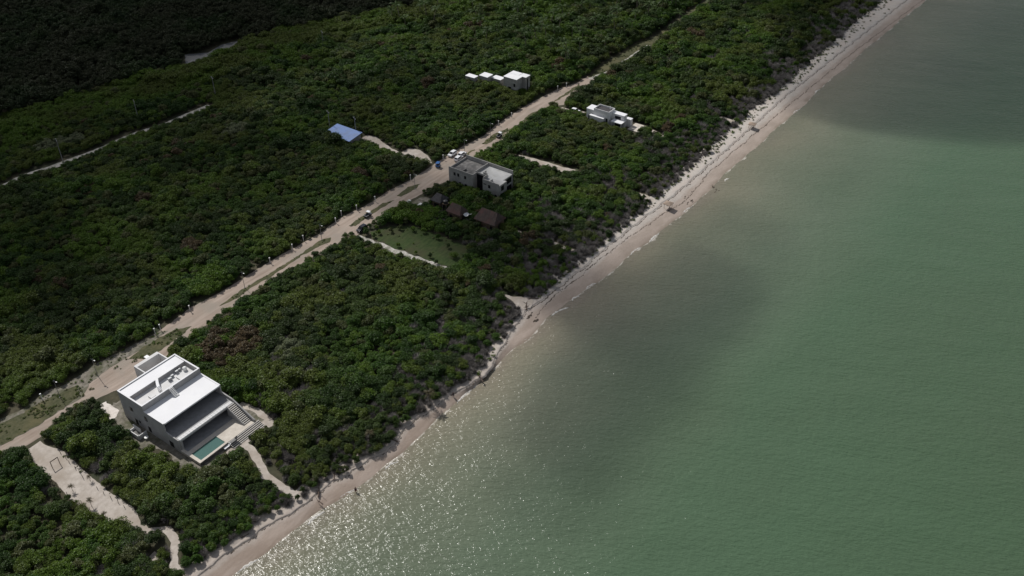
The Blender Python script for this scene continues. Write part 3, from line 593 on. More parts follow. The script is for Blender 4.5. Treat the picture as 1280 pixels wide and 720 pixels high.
# ------------------------------------------------------------------ vehicles
def car(name, loc, rz, paint, label, boxy=0.):
    c = empty(name, (loc[0], loc[1], .03), label, 'car', None, rz)
    Lh, W = 1.95, .82
    prof = [(-Lh, .32), (-Lh+.02, .78), (-Lh+.12, .92), (-.95, .98), (.0, 1.0), (Lh-.75, 1.0), (Lh-.1, .9), (Lh, .65), (Lh-.03, .32)]
    b = MB(); b.prism(prof, 1, -W, W); body = b.build('body', paint, c, bevel=.06)
    roofz = 1.62
    cab = [(-Lh+.15, .98), (-Lh+.38+.25*(1-boxy), roofz-.05), (-.9, roofz), (.35, roofz-.02), (1.12, 1.0)]
    b = MB()
    n = len(cab); wi = [W-.04, W-.17, W-.17, W-.17, W-.04]
    V = [(p[0], -w, p[1]) for p, w in zip(cab, wi)]+[(p[0], w, p[1]) for p, w in zip(cab, wi)]
    b.add(V, [tuple(range(n))[::-1], tuple(range(n, 2*n))]+[(i, i+1, n+i+1, n+i) for i in range(n-1)]+[(n-1, 0, n, 2*n-1)])
    b.build('cabin', paint, c)
    def panel(nm, pts, mat='glass'):
        q = MB(); P = [Vector(p) for p in pts]; nrm = (P[1]-P[0]).cross(P[2]-P[0]).normalized()
        cen = sum(P, Vector())/len(P); outw = 1 if nrm.dot(cen-Vector((0, 0, 1.1))) > 0 else -1
        A = [p+nrm*outw*.006 for p in P]; B = [p+nrm*outw*.022 for p in P]; k = len(P)
        q.add(A+B, [tuple(range(k)), tuple(range(k, 2*k))]+[(i, (i+1) % k, k+(i+1) % k, k+i) for i in range(k)]); return q.build(nm, mat, c)
    lerp = lambda a, b, t: tuple(a[i]+(b[i]-a[i])*t for i in range(3))
    f0, f1, r0, r1 = V[4], V[3], V[n+4], V[n+3]
    panel('windshield', [lerp(lerp(f0, f1, .08), lerp(r0, r1, .08), .05), lerp(lerp(f0, f1, .08), lerp(r0, r1, .08), .95), lerp(lerp(f0, f1, .93), lerp(r0, r1, .93), .92), lerp(lerp(f0, f1, .93), lerp(r0, r1, .93), .08)])
    f0, f1, r0, r1 = V[0], V[1], V[n], V[n+1]
    panel('rear_window', [lerp(lerp(f0, f1, .2), lerp(r0, r1, .2), .08), lerp(lerp(f0, f1, .2), lerp(r0, r1, .2), .92), lerp(lerp(f0, f1, .9), lerp(r0, r1, .9), .9), lerp(lerp(f0, f1, .9), lerp(r0, r1, .9), .1)])
    for s_ in (-1, 1):
        k0 = n if s_ > 0 else 0
        a0, a1, a2, a3, a4 = (V[k0+i] for i in range(5))
        low = lambda x, t: lerp((x, s_*(W-.04), .99), (x, s_*(W-.17), roofz-.02), t)
        panel('side_window', [low(-Lh+.42, .15), low(-.42, .15), low(-.42, .85), low(-Lh+.62, .85)])
        panel('side_window', [low(-.34, .15), low(.92, .15), low(.36, .85), low(-.34, .85)])
        q = MB(); q.box(Lh-.06, Lh+.015, s_*.62-.14, s_*.62+.14, .68, .82); q.build('headlight', 'lampglass', c)
        q = MB(); q.box(-Lh-.012, -Lh+.05, s_*.66-.1, s_*.66+.1, .66, .86); q.build('tail_light', 'red', c)
        q = MB(); q.box(.72, .88, s_*(W+.02)-.07, s_*(W+.02)+.07, 1.0, 1.12); q.build('mirror', paint, c)
        for xw in (-1.2, 1.2):
            q = MB(); q.disc((xw, s_*(W-.05), .32), (0, 1, 0), .32, .22, 18); wo = q.build('wheel', 'tyre', c)
            q = MB(); q.disc((xw, s_*(W+.07), .32), (0, 1, 0), .19, .025, 14); q.build('rim', 'rim', wo)
    return c
W1 = [(226.9,188.0)][0]; W2 = [(171.4,180.0)][0]; W3 = [(225.6,184.1)][0]; W3b = [(228.6,185.0)][0]; W4 = [(282.5,171.3)][0]
car('parked_car', W1, R(182), 'carwhite', 'white hatchback parked at the landward road edge behind the grey building', 1)
car('parked_car', W2, R(181), 'carblack', 'black car parked beside the meadow at the end of the rubble path', 1)
car('parked_car', W3, R(5), 'carwhite', 'white car half hidden behind the rear corner of the grey building', 1)
car('parked_car', W3b, R(3), 'carwhite', 'second white car farther along the road behind the grey building', 0)
car('parked_car', W4, R(-84), 'carwhite', 'white car on the driveway of the white stepped house', 0)
def buggy(loc, rz, label):
    c = empty('utility_buggy', (loc[0], loc[1], .05), label, 'buggy', 'small buggies along the road median', rz)
    b = MB(); b.box(-1.25, 1.25, -.6, .6, .35, .6); b.build('chassis', 'carblack', c, bevel=.04)
    b = MB(); b.box(-1.3, -.1, -.62, -.55, .6, .95); b.box(-1.3, -.1, .55, .62, .6, .95); b.box(-1.3, -1.23, -.55, .55, .6, .95); b.build('cargo_bed', 'grey_metal', c)
    b = MB(); b.prism([(.95, .6), (1.3, .6), (1.32, .85), (1.0, .98)], 1, -.58, .58); b.build('hood', 'carwhite', c, bevel=.03)
    b = MB(); b.box(-.1, .95, -.64, .64, 1.72, 1.8); b.build('roof', 'carwhite', c, bevel=.02)
    b = MB(); b.box(-.05, .35, -.5, .5, .6, .85); b.box(-.08, .04, -.5, .5, .85, 1.25); b.build('seat', 'cloth_dark', c)
    for sx in (-.02, .9):
        for sy in (-.58, .58): q = MB(); q.tube([(sx, sy, .6), (sx, sy, 1.72)], .03, 6); q.build('roof_post', 'frame_dark', c)
    for xw in (-.85, .85):
        for s_ in (-1, 1):
            q = MB(); q.disc((xw, s_*.62, .3), (0, 1, 0), .3, .2, 16); wo = q.build('wheel', 'tyre', c)
            q = MB(); q.disc((xw, s_*.725, .3), (0, 1, 0), .15, .02, 12); q.build('rim', 'rim', wo)
    return c
by = buggy([(92.3,181.3)][0], R(2), 'small buggy with white roof parked behind the villa garage court')
copy_thing(by, (*[(178.5,184.1)][0], .05), R(4), 'small buggy with white roof on the grass median near the black car')
copy_thing(by, (*[(248.3,182.8)][0], .05), R(3), 'small buggy with white roof on the grass median beyond the grey building')
mt = empty('cargo_tricycle', (*[(217.5,186.8)][0], .03), 'blue cargo tricycle stopped on the dirt road left of the grey building', 'tricycle', None, R(15))
b = MB(); b.box(-1.1, .3, -.65, .65, .45, .55); b.box(-1.1, .3, -.65, -.58, .55, 1.1); b.box(-1.1, .3, .58, .65, .55, 1.1); b.box(-1.1, -1.03, -.58, .58, .55, 1.1); b.box(.23, .3, -.58, .58, .55, 1.1); b.build('cargo_box', 'carblue', mt)
b = MB(); b.box(-1.0, .2, -.55, .55, .6, 1.2); b.build('load', 'cloth_dark', mt, bevel=.1)
b = MB(); b.tube([(.3, 0, .5), (1.0, 0, .55), (1.2, 0, 1.0)], .06); b.tube([(1.15, -.35, 1.05), (1.15, .35, 1.05)], .03); b.tube([(1.2, 0, 1.0), (1.35, 0, .3)], .04); b.build('front_frame', 'carblue', mt)
b = MB(); b.box(.35, .95, -.16, .16, .68, .8); b.build('saddle', 'cloth_dark', mt, bevel=.04)
b = MB(); b.box(-1.1, .6, -.62, .62, 1.75, 1.8); b.build('canopy', 'carblue', mt)
for x, y in ((-1.05, -.58), (-1.05, .58), (.25, -.58), (.25, .58)): q = MB(); q.tube([(x, y, 1.1), (x, y, 1.75)], .025, 6); q.build('canopy_post', 'galv', mt)
for x, y in ((-.5, -.72), (-.5, .72), (1.35, 0)):
    q = MB(); q.disc((x, y, .3), (0, 1, 0), .3, .12, 16); q.build('wheel', 'tyre', mt)

# ------------------------------------------------------------------ posts and lamps
def lamp_proto():
    e = empty('street_lamp', (0, 0, 0), 'x', 'street lamp', 'street lamps along the dirt road')
    q = MB(); q.tube([(0, 0, 0), (0, 0, .15)], [.22, .2], 10); q.build('base', 'concrete', e)
    q = MB(); q.tube([(0, 0, .1), (0, 0, 5.3)], [.085, .055], 8); q.build('pole', 'galv', e)
    q = MB(); q.tube([(0, 0, 5.2), (0, -.35, 5.4), (0, -.8, 5.45)], .035, 6); q.build('arm', 'galv', e)
    q = MB(); q.box(-.12, .12, -1.1, -.65, 5.4, 5.5); q.build('lamp_head', 'white_paint', e, bevel=.03)
    q = MB(); q.prism([(-.25, 5.55), (.2, 5.47), (.2, 5.5), (-.25, 5.58)], 0, -.25, .25); q.build('solar_panel', 'glass', e)
    return e
LP = lamp_proto(); first = True
lamps = [([(129.2,186.2)][0], 'street lamp on the median left of the thicket, next after the villa'), ([(160.1,186.3)][0], 'street lamp on the median tip, below the black car'),
         ([(201.0,183.4)][0], 'street lamp on the short median left of the grey building'), ([(230.6,185.3)][0], 'street lamp just behind the rear corner of the grey building'),
         ([(246.6,185.7)][0], 'street lamp beside the third buggy on the landward road edge'), ([(81.9,187.3)][0], 'street lamp in the stony verge behind the villa'),
         ([(71.7,187.8)][0], 'street lamp on the grass verge at the lower left road bend')]
for p, lab in lamps:
    if first: LP.location = (*p, .03); LP['label'] = lab; first = False
    else: copy_thing(LP, (*p, .03), R(rnd.uniform(-8, 8)), lab)
def post_proto():
    e = empty('marker_post', (0, 0, 0), 'x', 'post', 'white marker posts along the landward road edge')
    q = MB(); q.box(-.09, .09, -.09, .09, 0, 1.7); q.build('shaft', 'white_wall', e, bevel=.03)
    q = MB(); q.box(-.2, .2, -.14, .14, 1.7, 2.05); q.build('box', 'white_paint', e, bevel=.03)
    return e
PP = post_proto(); first = True
posts = [((53, 500), 'white marker post lowest on the grass verge by the forest'), ((194.5, 418), 'white marker post at the forest edge above the grass strip behind the villa'),
         ((201, 413), 'second white marker post above the grass strip, close to its neighbour'), ((238, 389), 'white marker post at the forest edge where the long median begins'),
         ((338, 329), 'white marker post midway along the long median, forest side'), ((366, 312), 'white marker post at the forest edge opposite the thicket top'),
         ((379.5, 301), 'white marker post at the forest edge left of the meadow path'), ((420, 279), 'white marker post across the road from the black car'),
         ((427, 270), 'white marker post across the road from the second buggy'), ((446, 263), 'white marker post just beyond the second buggy, forest side'),
         ((469, 252), 'white marker post at the forest edge left of the cabins'), ((513, 225), 'white marker post at the forest edge below the side track'),
         ((554, 200), 'white marker post at the side track mouth near the white hatchback'), ((623, 157), 'white marker post beyond the third buggy, forest side'),
         ((639.5, 147), 'white marker post at the forest edge below the far house'), ((697, 113), 'white marker post at the road end, nearer of two'), ((708, 109.5), 'white marker post at the road end, farther of two')]
import json
POSTXY = [(68.7,190.6),(101.0,189.4),(102.9,189.7),(113.0,190.1),(142.1,189.7),(151.1,189.7),(156.5,190.6),(169.7,189.7),(173.9,191.3),(179.3,189.7),(186.9,188.6),(204.7,188.6),(222.4,188.6),(255.9,188.8),(264.4,188.8),(295.8,188.2),(300.2,186.8)]
for (x, y), (_, lab) in zip(POSTXY, posts):
    if first: PP.location = (x, y, 0); PP['label'] = lab; first = False
    else: copy_thing(PP, (x, y, 0), R(rnd.uniform(-10, 10)), lab)
    OPEN.append((np.array([(x-.2, y-.2), (x+.2, y-.2), (x+.2, y+.2), (x-.2, y+.2)]), .7))
UP = empty('utility_pole', (0, 0, 0), 'x', 'utility pole', 'utility poles in the forest')
q = MB(); q.tube([(0, 0, 0), (0, 0, 9)], [.16, .11], 8); q.build('pole', 'galv', UP)
q = MB(); q.box(-1.1, 1.1, -.06, .06, 8.3, 8.45); q.build('crossarm', 'galv', UP)
q = MB()
for xx in (-1, 0, 1): q.tube([(xx, 0, 8.45), (xx, 0, 8.7)], .05, 6)
q.build('insulators', 'white_paint', UP)
first = True
for (x, y), lab in zip([(143.4,297.2),(210.5,295.9),(271.5,296.3),(214.6,236.3),(216.4,224.7),(179.0,302.5)], ('utility pole by the back lane at the far left edge', 'utility pole at the upper end of the back lane', 'utility pole in the dark forest above the blue roof', 'utility pole at the left corner of the blue roof', 'utility pole at the right corner of the blue roof', 'utility pole halfway along the back lane')):
    if first: UP.location = (x, y, 0); UP.rotation_euler.z = R(70); UP['label'] = lab; first = False
    else: copy_thing(UP, (x, y, 0), R(70+rnd.uniform(-6, 6)), lab)

# the frame and stakes on the sand track
ga, gb = [(57.1,168.1),(58.9,168.1)]
e = empty('timber_gate_frame', ((ga[0]+gb[0])/2, (ga[1]+gb[1])/2, 0), 'dark timber crossbar on two posts across the upper sand track', 'gate')
for nm, pts in (('crossbar', [(*ga, 2), (*gb, 2)]), ('post', [(*ga, 0), (*ga, 2.1)]), ('post', [(*gb, 0), (*gb, 2.1)])):
    q = MB(); q.tube(pts, .11 if nm == 'crossbar' else .08, 8); q.build(nm, 'driftwood', e, (e.location.x, e.location.y, 0))
stk = MB(); stk.tube([(0, 0, 0), (0, 0, 1.1)], [.07, .05], 7); first = True
for side, pts in (('left', [(55.5,169.3),(55.2,167.2),(54.9,165.2),(54.6,162.8),(54.5,160.6),(54.4,158.3),(54.4,154.8),(54.5,152.7),(54.8,150.8),(55.1,147.8)]), ('right', [(60.8,170.7),(60.6,168.4),(60.2,166.4),(60.0,163.8),(59.8,162.0),(59.4,160.0),(59.3,154.5),(59.2,152.0),(59.4,149.7),(59.5,147.3),(59.5,145.0)])):
    for k, (x, y) in enumerate(pts):
        lab = 'thin dark stake in the row along the %s edge of the sand track' % ('seaward left' if side == 'left' else 'villa side right')
        if first: so = stk.build('wooden_stake', 'driftwood'); o = so; first = False
        else: o = so.copy(); col.objects.link(o)
        o.location = (x, y, .03); o.rotation_euler = (rnd.uniform(-.12, .12), rnd.uniform(-.12, .12), rnd.uniform(0, 6)); o.scale.z = rnd.uniform(.7, 1.25)
        tag(o, lab, 'stake', 'stakes along the %s edge of the sand track' % side)

# ------------------------------------------------------------------ palapas on the beach
def palapa(loc, label):
    e = empty('palapa', loc, label, 'palapa', 'sunshades on the beach')
    for sx in (-.95, .95):
        for sy in (-.95, .95): q = MB(); q.tube([(sx, sy, -.2), (sx, sy, 2.1)], .06, 7); q.build('post', 'timber', e)
    q = MB(); hip_roof(q, -1.35, 1.35, -1.35, 1.35, 2.05, 2.55, 1.25, 'y', .15); q.build('roof', 'thatch', e)
    return e
pz = -.65
pa = palapa((239.9, 108.6, pz), 'thatched square sunshade nearest on the beach, its dark shadow beside it')
copy_thing(pa, (310.2, 110.1, pz+.1), R(8), 'thatched square sunshade farther up the beach')

# ------------------------------------------------------------------ people on the shore
def person(loc, rz, label, pose, top, bottom):
    J = {'pel': (0, 0, .95), 'sp': (0, .01, 1.15), 'ch': (0, 0, 1.36), 'nk': (0, .0, 1.5), 'hd0': (0, .02, 1.58), 'hd': (0, .02, 1.70),
         'ls': (-.19, 0, 1.41), 'rs': (.19, 0, 1.41), 'le': (-.25, .03, 1.13), 're': (.25, .03, 1.13), 'lw': (-.25, .12, .88), 'rw': (.25, .12, .88), 'lh': (-.25, .17, .80), 'rh': (.25, .17, .80),
         'lp': (-.1, 0, .9), 'rp': (.1, 0, .9), 'lk': (-.11, .03, .5), 'rk': (.11, .03, .5), 'la': (-.11, -.02, .09), 'ra': (.11, -.02, .09), 'lf': (-.12, .15, .03), 'rf': (.12, .15, .03)}
    if pose == 'walk':
        J.update(lk=(-.1, .16, .52), la=(-.1, .24, .1), lf=(-.1, .4, .05), rk=(.1, -.05, .5), ra=(.1, -.28, .13), rf=(.1, -.16, .03), le=(-.25, -.12, 1.14), lw=(-.24, -.1, .9), lh=(-.24, -.06, .82), re=(.25, .12, 1.15), rw=(.24, .3, .98), rh=(.24, .37, .94))
    E = [('pel', 'sp'), ('sp', 'ch'), ('ch', 'nk'), ('nk', 'hd0'), ('hd0', 'hd'), ('ch', 'ls'), ('ls', 'le'), ('le', 'lw'), ('lw', 'lh'), ('ch', 'rs'), ('rs', 're'), ('re', 'rw'), ('rw', 'rh'),
         ('pel', 'lp'), ('lp', 'lk'), ('lk', 'la'), ('la', 'lf'), ('pel', 'rp'), ('rp', 'rk'), ('rk', 'ra'), ('ra', 'rf')]
    rad = dict(pel=.14, sp=.125, ch=.15, nk=.055, hd0=.085, hd=.1, ls=.07, rs=.07, le=.045, re=.045, lw=.032, rw=.032, lh=.04, rh=.04, lp=.1, rp=.1, lk=.06, rk=.06, la=.04, ra=.04, lf=.04, rf=.04)
    def skin(name, names, mat, grow=1., parent=None):
        ks = [k for k in J if k in names]; me = bpy.data.meshes.new(name)
        me.from_pydata([J[k] for k in ks], [(ks.index(a), ks.index(b)) for a, b in E if a in ks and b in ks], [])
        o = bpy.data.objects.new(name, me); col.objects.link(o); o.parent = parent
        me.materials.append(M[mat])
        sk = o.modifiers.new('skin', 'SKIN'); me.skin_vertices or None
        for v, k in zip(me.skin_vertices[0].data, ks): v.radius = (rad[k]*grow, rad[k]*grow)
        me.skin_vertices[0].data[0].use_root = True
        sub = o.modifiers.new('sub', 'SUBSURF'); sub.levels = sub.render_levels = 1
        return o
    body = skin('person', list(J), 'skin'); body.location = loc; body.rotation_euler.z = rz; tag(body, label, 'person', None)
    skin('shirt', ['pel', 'sp', 'ch', 'ls', 'rs', 'le', 're'], top, 1.16, body)
    skin('shorts', ['pel', 'lp', 'rp', 'lk', 'rk'], bottom, 1.2, body)
    hm = MB()
    for i in range(5):
        pass
    bm = bmesh.new(); bmesh.ops.create_uvsphere(bm, u_segments=12, v_segments=8, radius=.118)
    for v in bm.verts: v.co = Vector((v.co.x*.95, v.co.y*1.05-.02, v.co.z+.02))+Vector(J['hd'])
    me = bpy.data.meshes.new('hair'); bm.to_mesh(me); bm.free(); me.materials.append(M['hair']); o = bpy.data.objects.new('hair', me); col.objects.link(o); o.parent = body
    return body
p1 = [(128.6,109.6)][0]; p2 = [(92.3,108.2)][0]
person((*p1, -.74), R(160), 'person in dark clothes walking on the sand near the waterline', 'walk', 'cloth_dark', 'cloth_dark')
person((*p2, -1.22), R(-60), 'person in dark clothes wading in the shallow glittering water', 'stand', 'cloth_dark', 'cloth_red')

# ------------------------------------------------------------------ plants
def leaf_cloud(r, Rr, H, n, leaf, lobes, up=.7, base=.12):
    """leaf quads on the outside of several lobes that make one uneven crown"""
    C = []
    for k in range(lobes):
        a = r.uniform(0, 2*math.pi); d = Rr*.62*math.sqrt(r.uniform(0, 1)); lr = Rr*r.uniform(.22, .44)
        C.append((d*math.cos(a), d*math.sin(a), H*r.uniform(.35, .82)*(1-.45*(d/Rr)**2), lr))
    C = np.array(C); w = C[:, 3]**2; pick = r.choice(lobes, n, p=w/w.sum())
    v = r.normal(size=(n, 3)); v /= np.linalg.norm(v, axis=1)[:, None]; v[:, 2] = np.where(v[:, 2] < -.25, -v[:, 2], v[:, 2])
    rr = r.uniform(.62, 1.06, n)
    P = C[pick, :3]+v*(C[pick, 3]*rr)[:, None]*np.array([1, 1, .8]); P[:, 2] = np.clip(P[:, 2], base, None)
    nr = v*.55+r.normal(size=(n, 3))*.5+np.array([0, 0, up]); nr /= np.linalg.norm(nr, axis=1)[:, None]
    t = np.cross(nr, r.normal(size=(n, 3))); t /= np.linalg.norm(t, axis=1)[:, None]; b = np.cross(nr, t)
    s = leaf*r.uniform(.6, 1.35, n)[:, None]
    V = np.stack([P-t*s*.5, P+b*s*.32, P+t*s*.5, P-b*s*.32], 1).reshape(-1, 3)
    return V, np.arange(4*n).reshape(-1, 4)
def twig_cloud(r, Rr, H, n):
    a = r.uniform(0, 2*math.pi, n); e = np.arccos(r.uniform(.15, 1, n)); l = r.uniform(.55, 1.0, n)
    d = np.stack([np.sin(e)*np.cos(a), np.sin(e)*np.sin(a), np.cos(e)], 1)*np.array([Rr, Rr, H])
    k = r.uniform(0, .55, n)[:, None]
    p0 = d*k*.9+np.array([0, 0, .1]); p1 = d*l[:, None]+r.normal(size=(n, 3))*.12*Rr; p1[:, 2] = np.clip(p1[:, 2], .15, None)
    t = np.cross(p1-p0, r.normal(size=(n, 3))); t /= np.linalg.norm(t, axis=1)[:, None]; w = r.uniform(.018, .045, n)[:, None]
    V = np.stack([p0-t*w, p0+t*w, p1+t*w*.5, p1-t*w*.5], 1).reshape(-1, 3)
    return V, np.arange(4*n).reshape(-1, 4)
def shrub_mesh(name, seed, mat, kind='leaf', Rr=1.9, H=2.6, n=1000, leaf=.34, lobes=9):
    r = np.random.default_rng(seed)
    if kind == 'leaf': V, Q = leaf_cloud(r, Rr, H, n, leaf, lobes)
    else:
        V, Q = twig_cloud(r, Rr, H, n); V2, Q2 = leaf_cloud(r, Rr*.8, H*.8, n//6, .2, 6); Q = np.concatenate([Q, Q2+len(V)]); V = np.concatenate([V, V2])
    return np_mesh(name, V, Q, mat, link=False)
lib = bpy.data.collections.new('plant_library')
SRC = {}
def reg(key, o): lib.objects.link(o); SRC[key] = o
specs = [('mid', 'leaf_mid', 4), ('dark', 'leaf_dark', 3), ('bright', 'leaf_bright', 3), ('olive', 'leaf_olive', 2), ('brown', 'leaf_brown', 2), ('pale', 'leaf_pale', 1)]
KEYS = []
for nm, mt_, c in specs:
    for i in range(c):
        reg((nm, i), shrub_mesh('s%02d_shrub' % len(KEYS), 11*len(KEYS)+3, mt_, Rr=1.75+.3*(i % 3), H=2.3+.35*((i+1) % 3), n=2200, leaf=.23+.03*(i % 2), lobes=17+3*(i % 3))); KEYS.append((nm, i))
for i in range(3): reg(('twig', i), shrub_mesh('s%02d_twig' % len(KEYS), 500+i, 'twig', 'twig', 1.7+.2*i, 1.9+.2*i, 620)); KEYS.append(('twig', i))
for i in range(4): reg(('mang', i), shrub_mesh('s%02d_mang' % len(KEYS), 700+i, 'mangrove', Rr=2.3+.3*i, H=5.2, n=2000, leaf=.36, lobes=18)); KEYS.append(('mang', i))
reg(('weed', 0), shrub_mesh('s%02d_weed' % len(KEYS), 900, 'grass_blade', 'leaf', .8, .28, 90, .22, 7)); KEYS.append(('weed', 0))
reg(('weed', 1), shrub_mesh('s%02d_weed' % len(KEYS), 901, 'leaf_bright', 'leaf', .8, .34, 110, .2, 8)); KEYS.append(('weed', 1))
IDX = {k: i for i, k in enumerate(KEYS)}

def seg_dist(P, poly):
    d = np.full(len(P), 1e9); inside = np.zeros(len(P), bool); n = len(poly)
    for i in range(n):
        a, b_ = poly[i], poly[(i+1) % n]; ab = b_-a; t = np.clip(((P-a)@ab)/max(ab@ab, 1e-9), 0, 1)
        d = np.minimum(d, np.hypot(*(P-a-t[:, None]*ab).T))
        c = ((a[1] > P[:, 1]) != (b_[1] > P[:, 1]))
        if abs(b_[1]-a[1]) > 1e-9: inside ^= c & (P[:, 0] < (b_[0]-a[0])*(P[:, 1]-a[1])/(b_[1]-a[1])+a[0])
    return np.where(inside, -d, d)
def open_dist(P, what=None):
    d = np.full(len(P), 50.)
    for poly, mg in (OPEN if what is None else what):
        lo, hi = poly.min(0)-6, poly.max(0)+6
        k = np.where((P[:, 0] > lo[0]) & (P[:, 0] < hi[0]) & (P[:, 1] > lo[1]) & (P[:, 1] < hi[1]))[0]
        if len(k): d[k] = np.minimum(d[k], seg_dist(P[k], poly)-mg)
    return d
# camera frame test (only to leave out plants far outside the picture)
CH = R(35.5); PT = R(36); FPX = 1150.
def to_px(P, z=1.5):
    fwd = P[:, 0]*math.cos(CH)+P[:, 1]*math.sin(CH); rt = P[:, 0]*math.sin(CH)-P[:, 1]*math.cos(CH)
    zc = fwd*math.cos(PT)-(z-155)*math.sin(PT); yc = -(fwd*math.sin(PT)+(z-155)*math.cos(PT))
    return 640+FPX*rt/zc, 360+FPX*yc/zc, zc
def jgrid(xa, xb, ya, yb, s):
    gx, gy = np.meshgrid(np.arange(xa, xb, s), np.arange(ya, yb, s*.87)); gx = gx+((np.arange(gx.shape[0]) % 2)*s/2)[:, None]
    P = np.stack([gx.ravel(), gy.ravel()], 1); return P+rng.uniform(-.42, .42, P.shape)*s
def fnoise(P, s, seed):
    return np.array([mnoise.fractal(Vector((x*s+seed, y*s-seed, seed*.37)), .8, 2., 3) for x, y in P])
MANGL = line([(114.4,350.4),(148.9,347.0),(182.5,340.3),(224.8,332.1),(256.9,334.9),(290.3,317.7),(321.5,305.6),(355.9,293.4),(400.5,285.6)])
near = jgrid(15, 420, 98, 430, 2.05); far = jgrid(15, 640, 95, 560, 2.8)
def zone_far(P): return P[:, 1] > np.interp(P[:, 0], *MANGL)
near = near[~zone_far(near)]
fn = near[:, 0]*.82+near[:, 1]*.58
near = near[near[:, 0]+.6*near[:, 1] < 400]
far = far[zone_far(far) | (far[:, 0]+.6*far[:, 1] >= 400)]
band = jgrid(15, 620, 96, 165, 1.5); bdv = band[:, 1]-y_veg(band[:, 0]); band = band[(bdv > .3) & (bdv < 9)]
P = np.concatenate([near, far, band]); isfar = np.r_[np.zeros(len(near), bool), np.ones(len(far), bool), np.zeros(len(band), bool)]
isband = np.r_[np.zeros(len(near)+len(far), bool), np.ones(len(band), bool)]
px, py, zc = to_px(P)
k = (px > -280) & (px < 1330) & (py > -70) & (py < 800); P, isfar, isband = P[k], isfar[k], isband[k]
dv = P[:, 1]-y_veg(P[:, 0]); od = open_dist(P)
mang = zone_far(P)
base_r = np.where(mang, 2.7, np.where(isfar, 2.1, 1.85))
size = rng.uniform(.58, 1.15, len(P))*(1+.35*fnoise(P, .05, 3.3))*np.where(rng.uniform(size=len(P)) < .05, 1.35, 1)*1.1
size = np.where(isfar & ~mang, size*1.45, size)
size = np.clip(size, .55, 1.9); size = np.where(isband, size*np.interp(P[:, 0], [100, 180], [.85, .62]), size)
# lower, smaller plants along the beach and beside open ground
size *= np.clip(.62+dv/40, .62, 1); size = np.where(od < 2.6, np.minimum(size, np.clip(.38+od*.4, .38, 1.3)), size)
ob = open_dist(P, [(p_, 0.) for p_, _ in OPENB])
size = np.where((ob < 3) & (ob > 0), np.minimum(size, np.clip(.5+ob*.35, .5, 1.4)), size)
keep = (dv > .25) & (ob > base_r*size*.55) & (od > np.minimum(base_r*size*.28, .6))
P, isfar, dv, od, mang, size = P[keep], isfar[keep], dv[keep], od[keep], mang[keep], size[keep]
X_ = [(277.0, 222.2, 1.2), (277.1, 219.8, 1.25), (277.3, 217.6, 1.2), (279.3, 216.2, 1.3), (279.6, 214.0, 1.3), (282.2, 211.9, 1.2), (282.4, 209.4, 1.25), (279.6, 204.0, 1.35), (279.3, 201.0, 1.3), (279.8, 198.2, 1.3), (283.5, 197, 1.1),
      (207.6, 223.2, 1.5), (207.6, 226.2, 1.85), (208.2, 229.4, 1.95), (208.3, 232.4, 1.8), (209.0, 234.8, 1.5), (208.2, 220.6, 1.2), (209, 173.5, .8), (209, 170.5, 1.0), (208.8, 167.2, 1.1), (208.7, 164, 1.1), (208.9, 160.8, 1.), (209, 157.6, .9),
      (193.2, 167.5, .9), (193, 170, .9), (197, 165.2, .9), (190.5, 159.5, .9), (190.2, 156, .9), (191.5, 154.2, 1.), (192.6, 150.8, .9), (192, 147.5, .9), (194, 143.6, .9), (197.5, 143.2, 1.), (200.9, 147, 1.), (201, 150.5, 1.1)]+[(*q_, s_) for q_, s_ in zip([(170.6,174.1),(172.8,174.1),(175.7,171.7),(178.7,170.6),(180.4,166.6),(181.6,163.3),(181.4,157.3),(179.2,151.8),(176.3,147.0),(170.4,149.3),(170.9,157.5),(170.8,164.4),(172.1,152.9)], (.5, .4, .55, .6, .5, .65, .6, .5, .7, .45, .35, .4, .4))]
X_ = np.array(X_); nx_ = len(X_)
P = np.concatenate([P, X_[:, :2]]); size = np.concatenate([size, X_[:, 2]]); isfar = np.r_[isfar, np.zeros(nx_, bool)]; mang = np.r_[mang, np.zeros(nx_, bool)]
dv = np.r_[dv, np.full(nx_, 40.)]; od = np.r_[od, np.full(nx_, 9.)]
n1 = fnoise(P, .045, 8.1); n2 = fnoise(P, .09, 21.7); u = rng.uniform(size=len(P))
sp = np.where(u < .55, 0, np.where(u < .75, 1, np.where(u < .95, 2, 3)))
sp = np.where((n1 > .22) & (u < .7), 2, sp); sp = np.where((n1 < -.22) & (u < .75), 1, sp)
sp = np.where((n2 > .66) & (u < .55), 4, sp); sp = np.where((n2 < -.45) & (u > .4), 3, sp)
edge = np.clip(1-dv/26, 0, 1)*np.interp(P[:, 0], [60, 100, 140], [.55, .6, 1.])
sp = np.where(rng.uniform(size=len(P)) < .85*edge**1.4+.12*edge*(n2 > 0), 5, sp)
sp = np.where((fnoise(P, .06, 40.) > .33) & (dv < 55) & (rng.uniform(size=len(P)) < .33), 5, sp)
bp_ = np.array([(107.7,167.3)][0]); pp_ = np.array([(115.1,153.6)][0])
d1 = np.hypot(*(P-bp_).T); d2 = np.hypot(*(P-pp_).T)
sp = np.where((d1 < 7.5) & (u < .8), 4, sp); sp = np.where((d2 < 4.5) & (u < .6), 6, sp)
sp = np.where((P[:, 1] > np.interp(P[:, 0], *MANGL)-26) & (u < .75), 2, sp)
for q_ in [(144.9,309.8),(146.9,309.0),(149.4,308.8),(152.2,308.2),(155.0,307.5),(192.3,265.2),(195.0,263.8)]: sp = np.where(np.hypot(*(P-np.array(q_)).T) < 3.6, 6, sp)
sp = np.where(mang, 7, sp)
NAMES = ['mid', 'dark', 'bright', 'olive', 'brown', 'twig', 'pale', 'mang']; CNT = [4, 3, 3, 2, 2, 3, 1, 4]
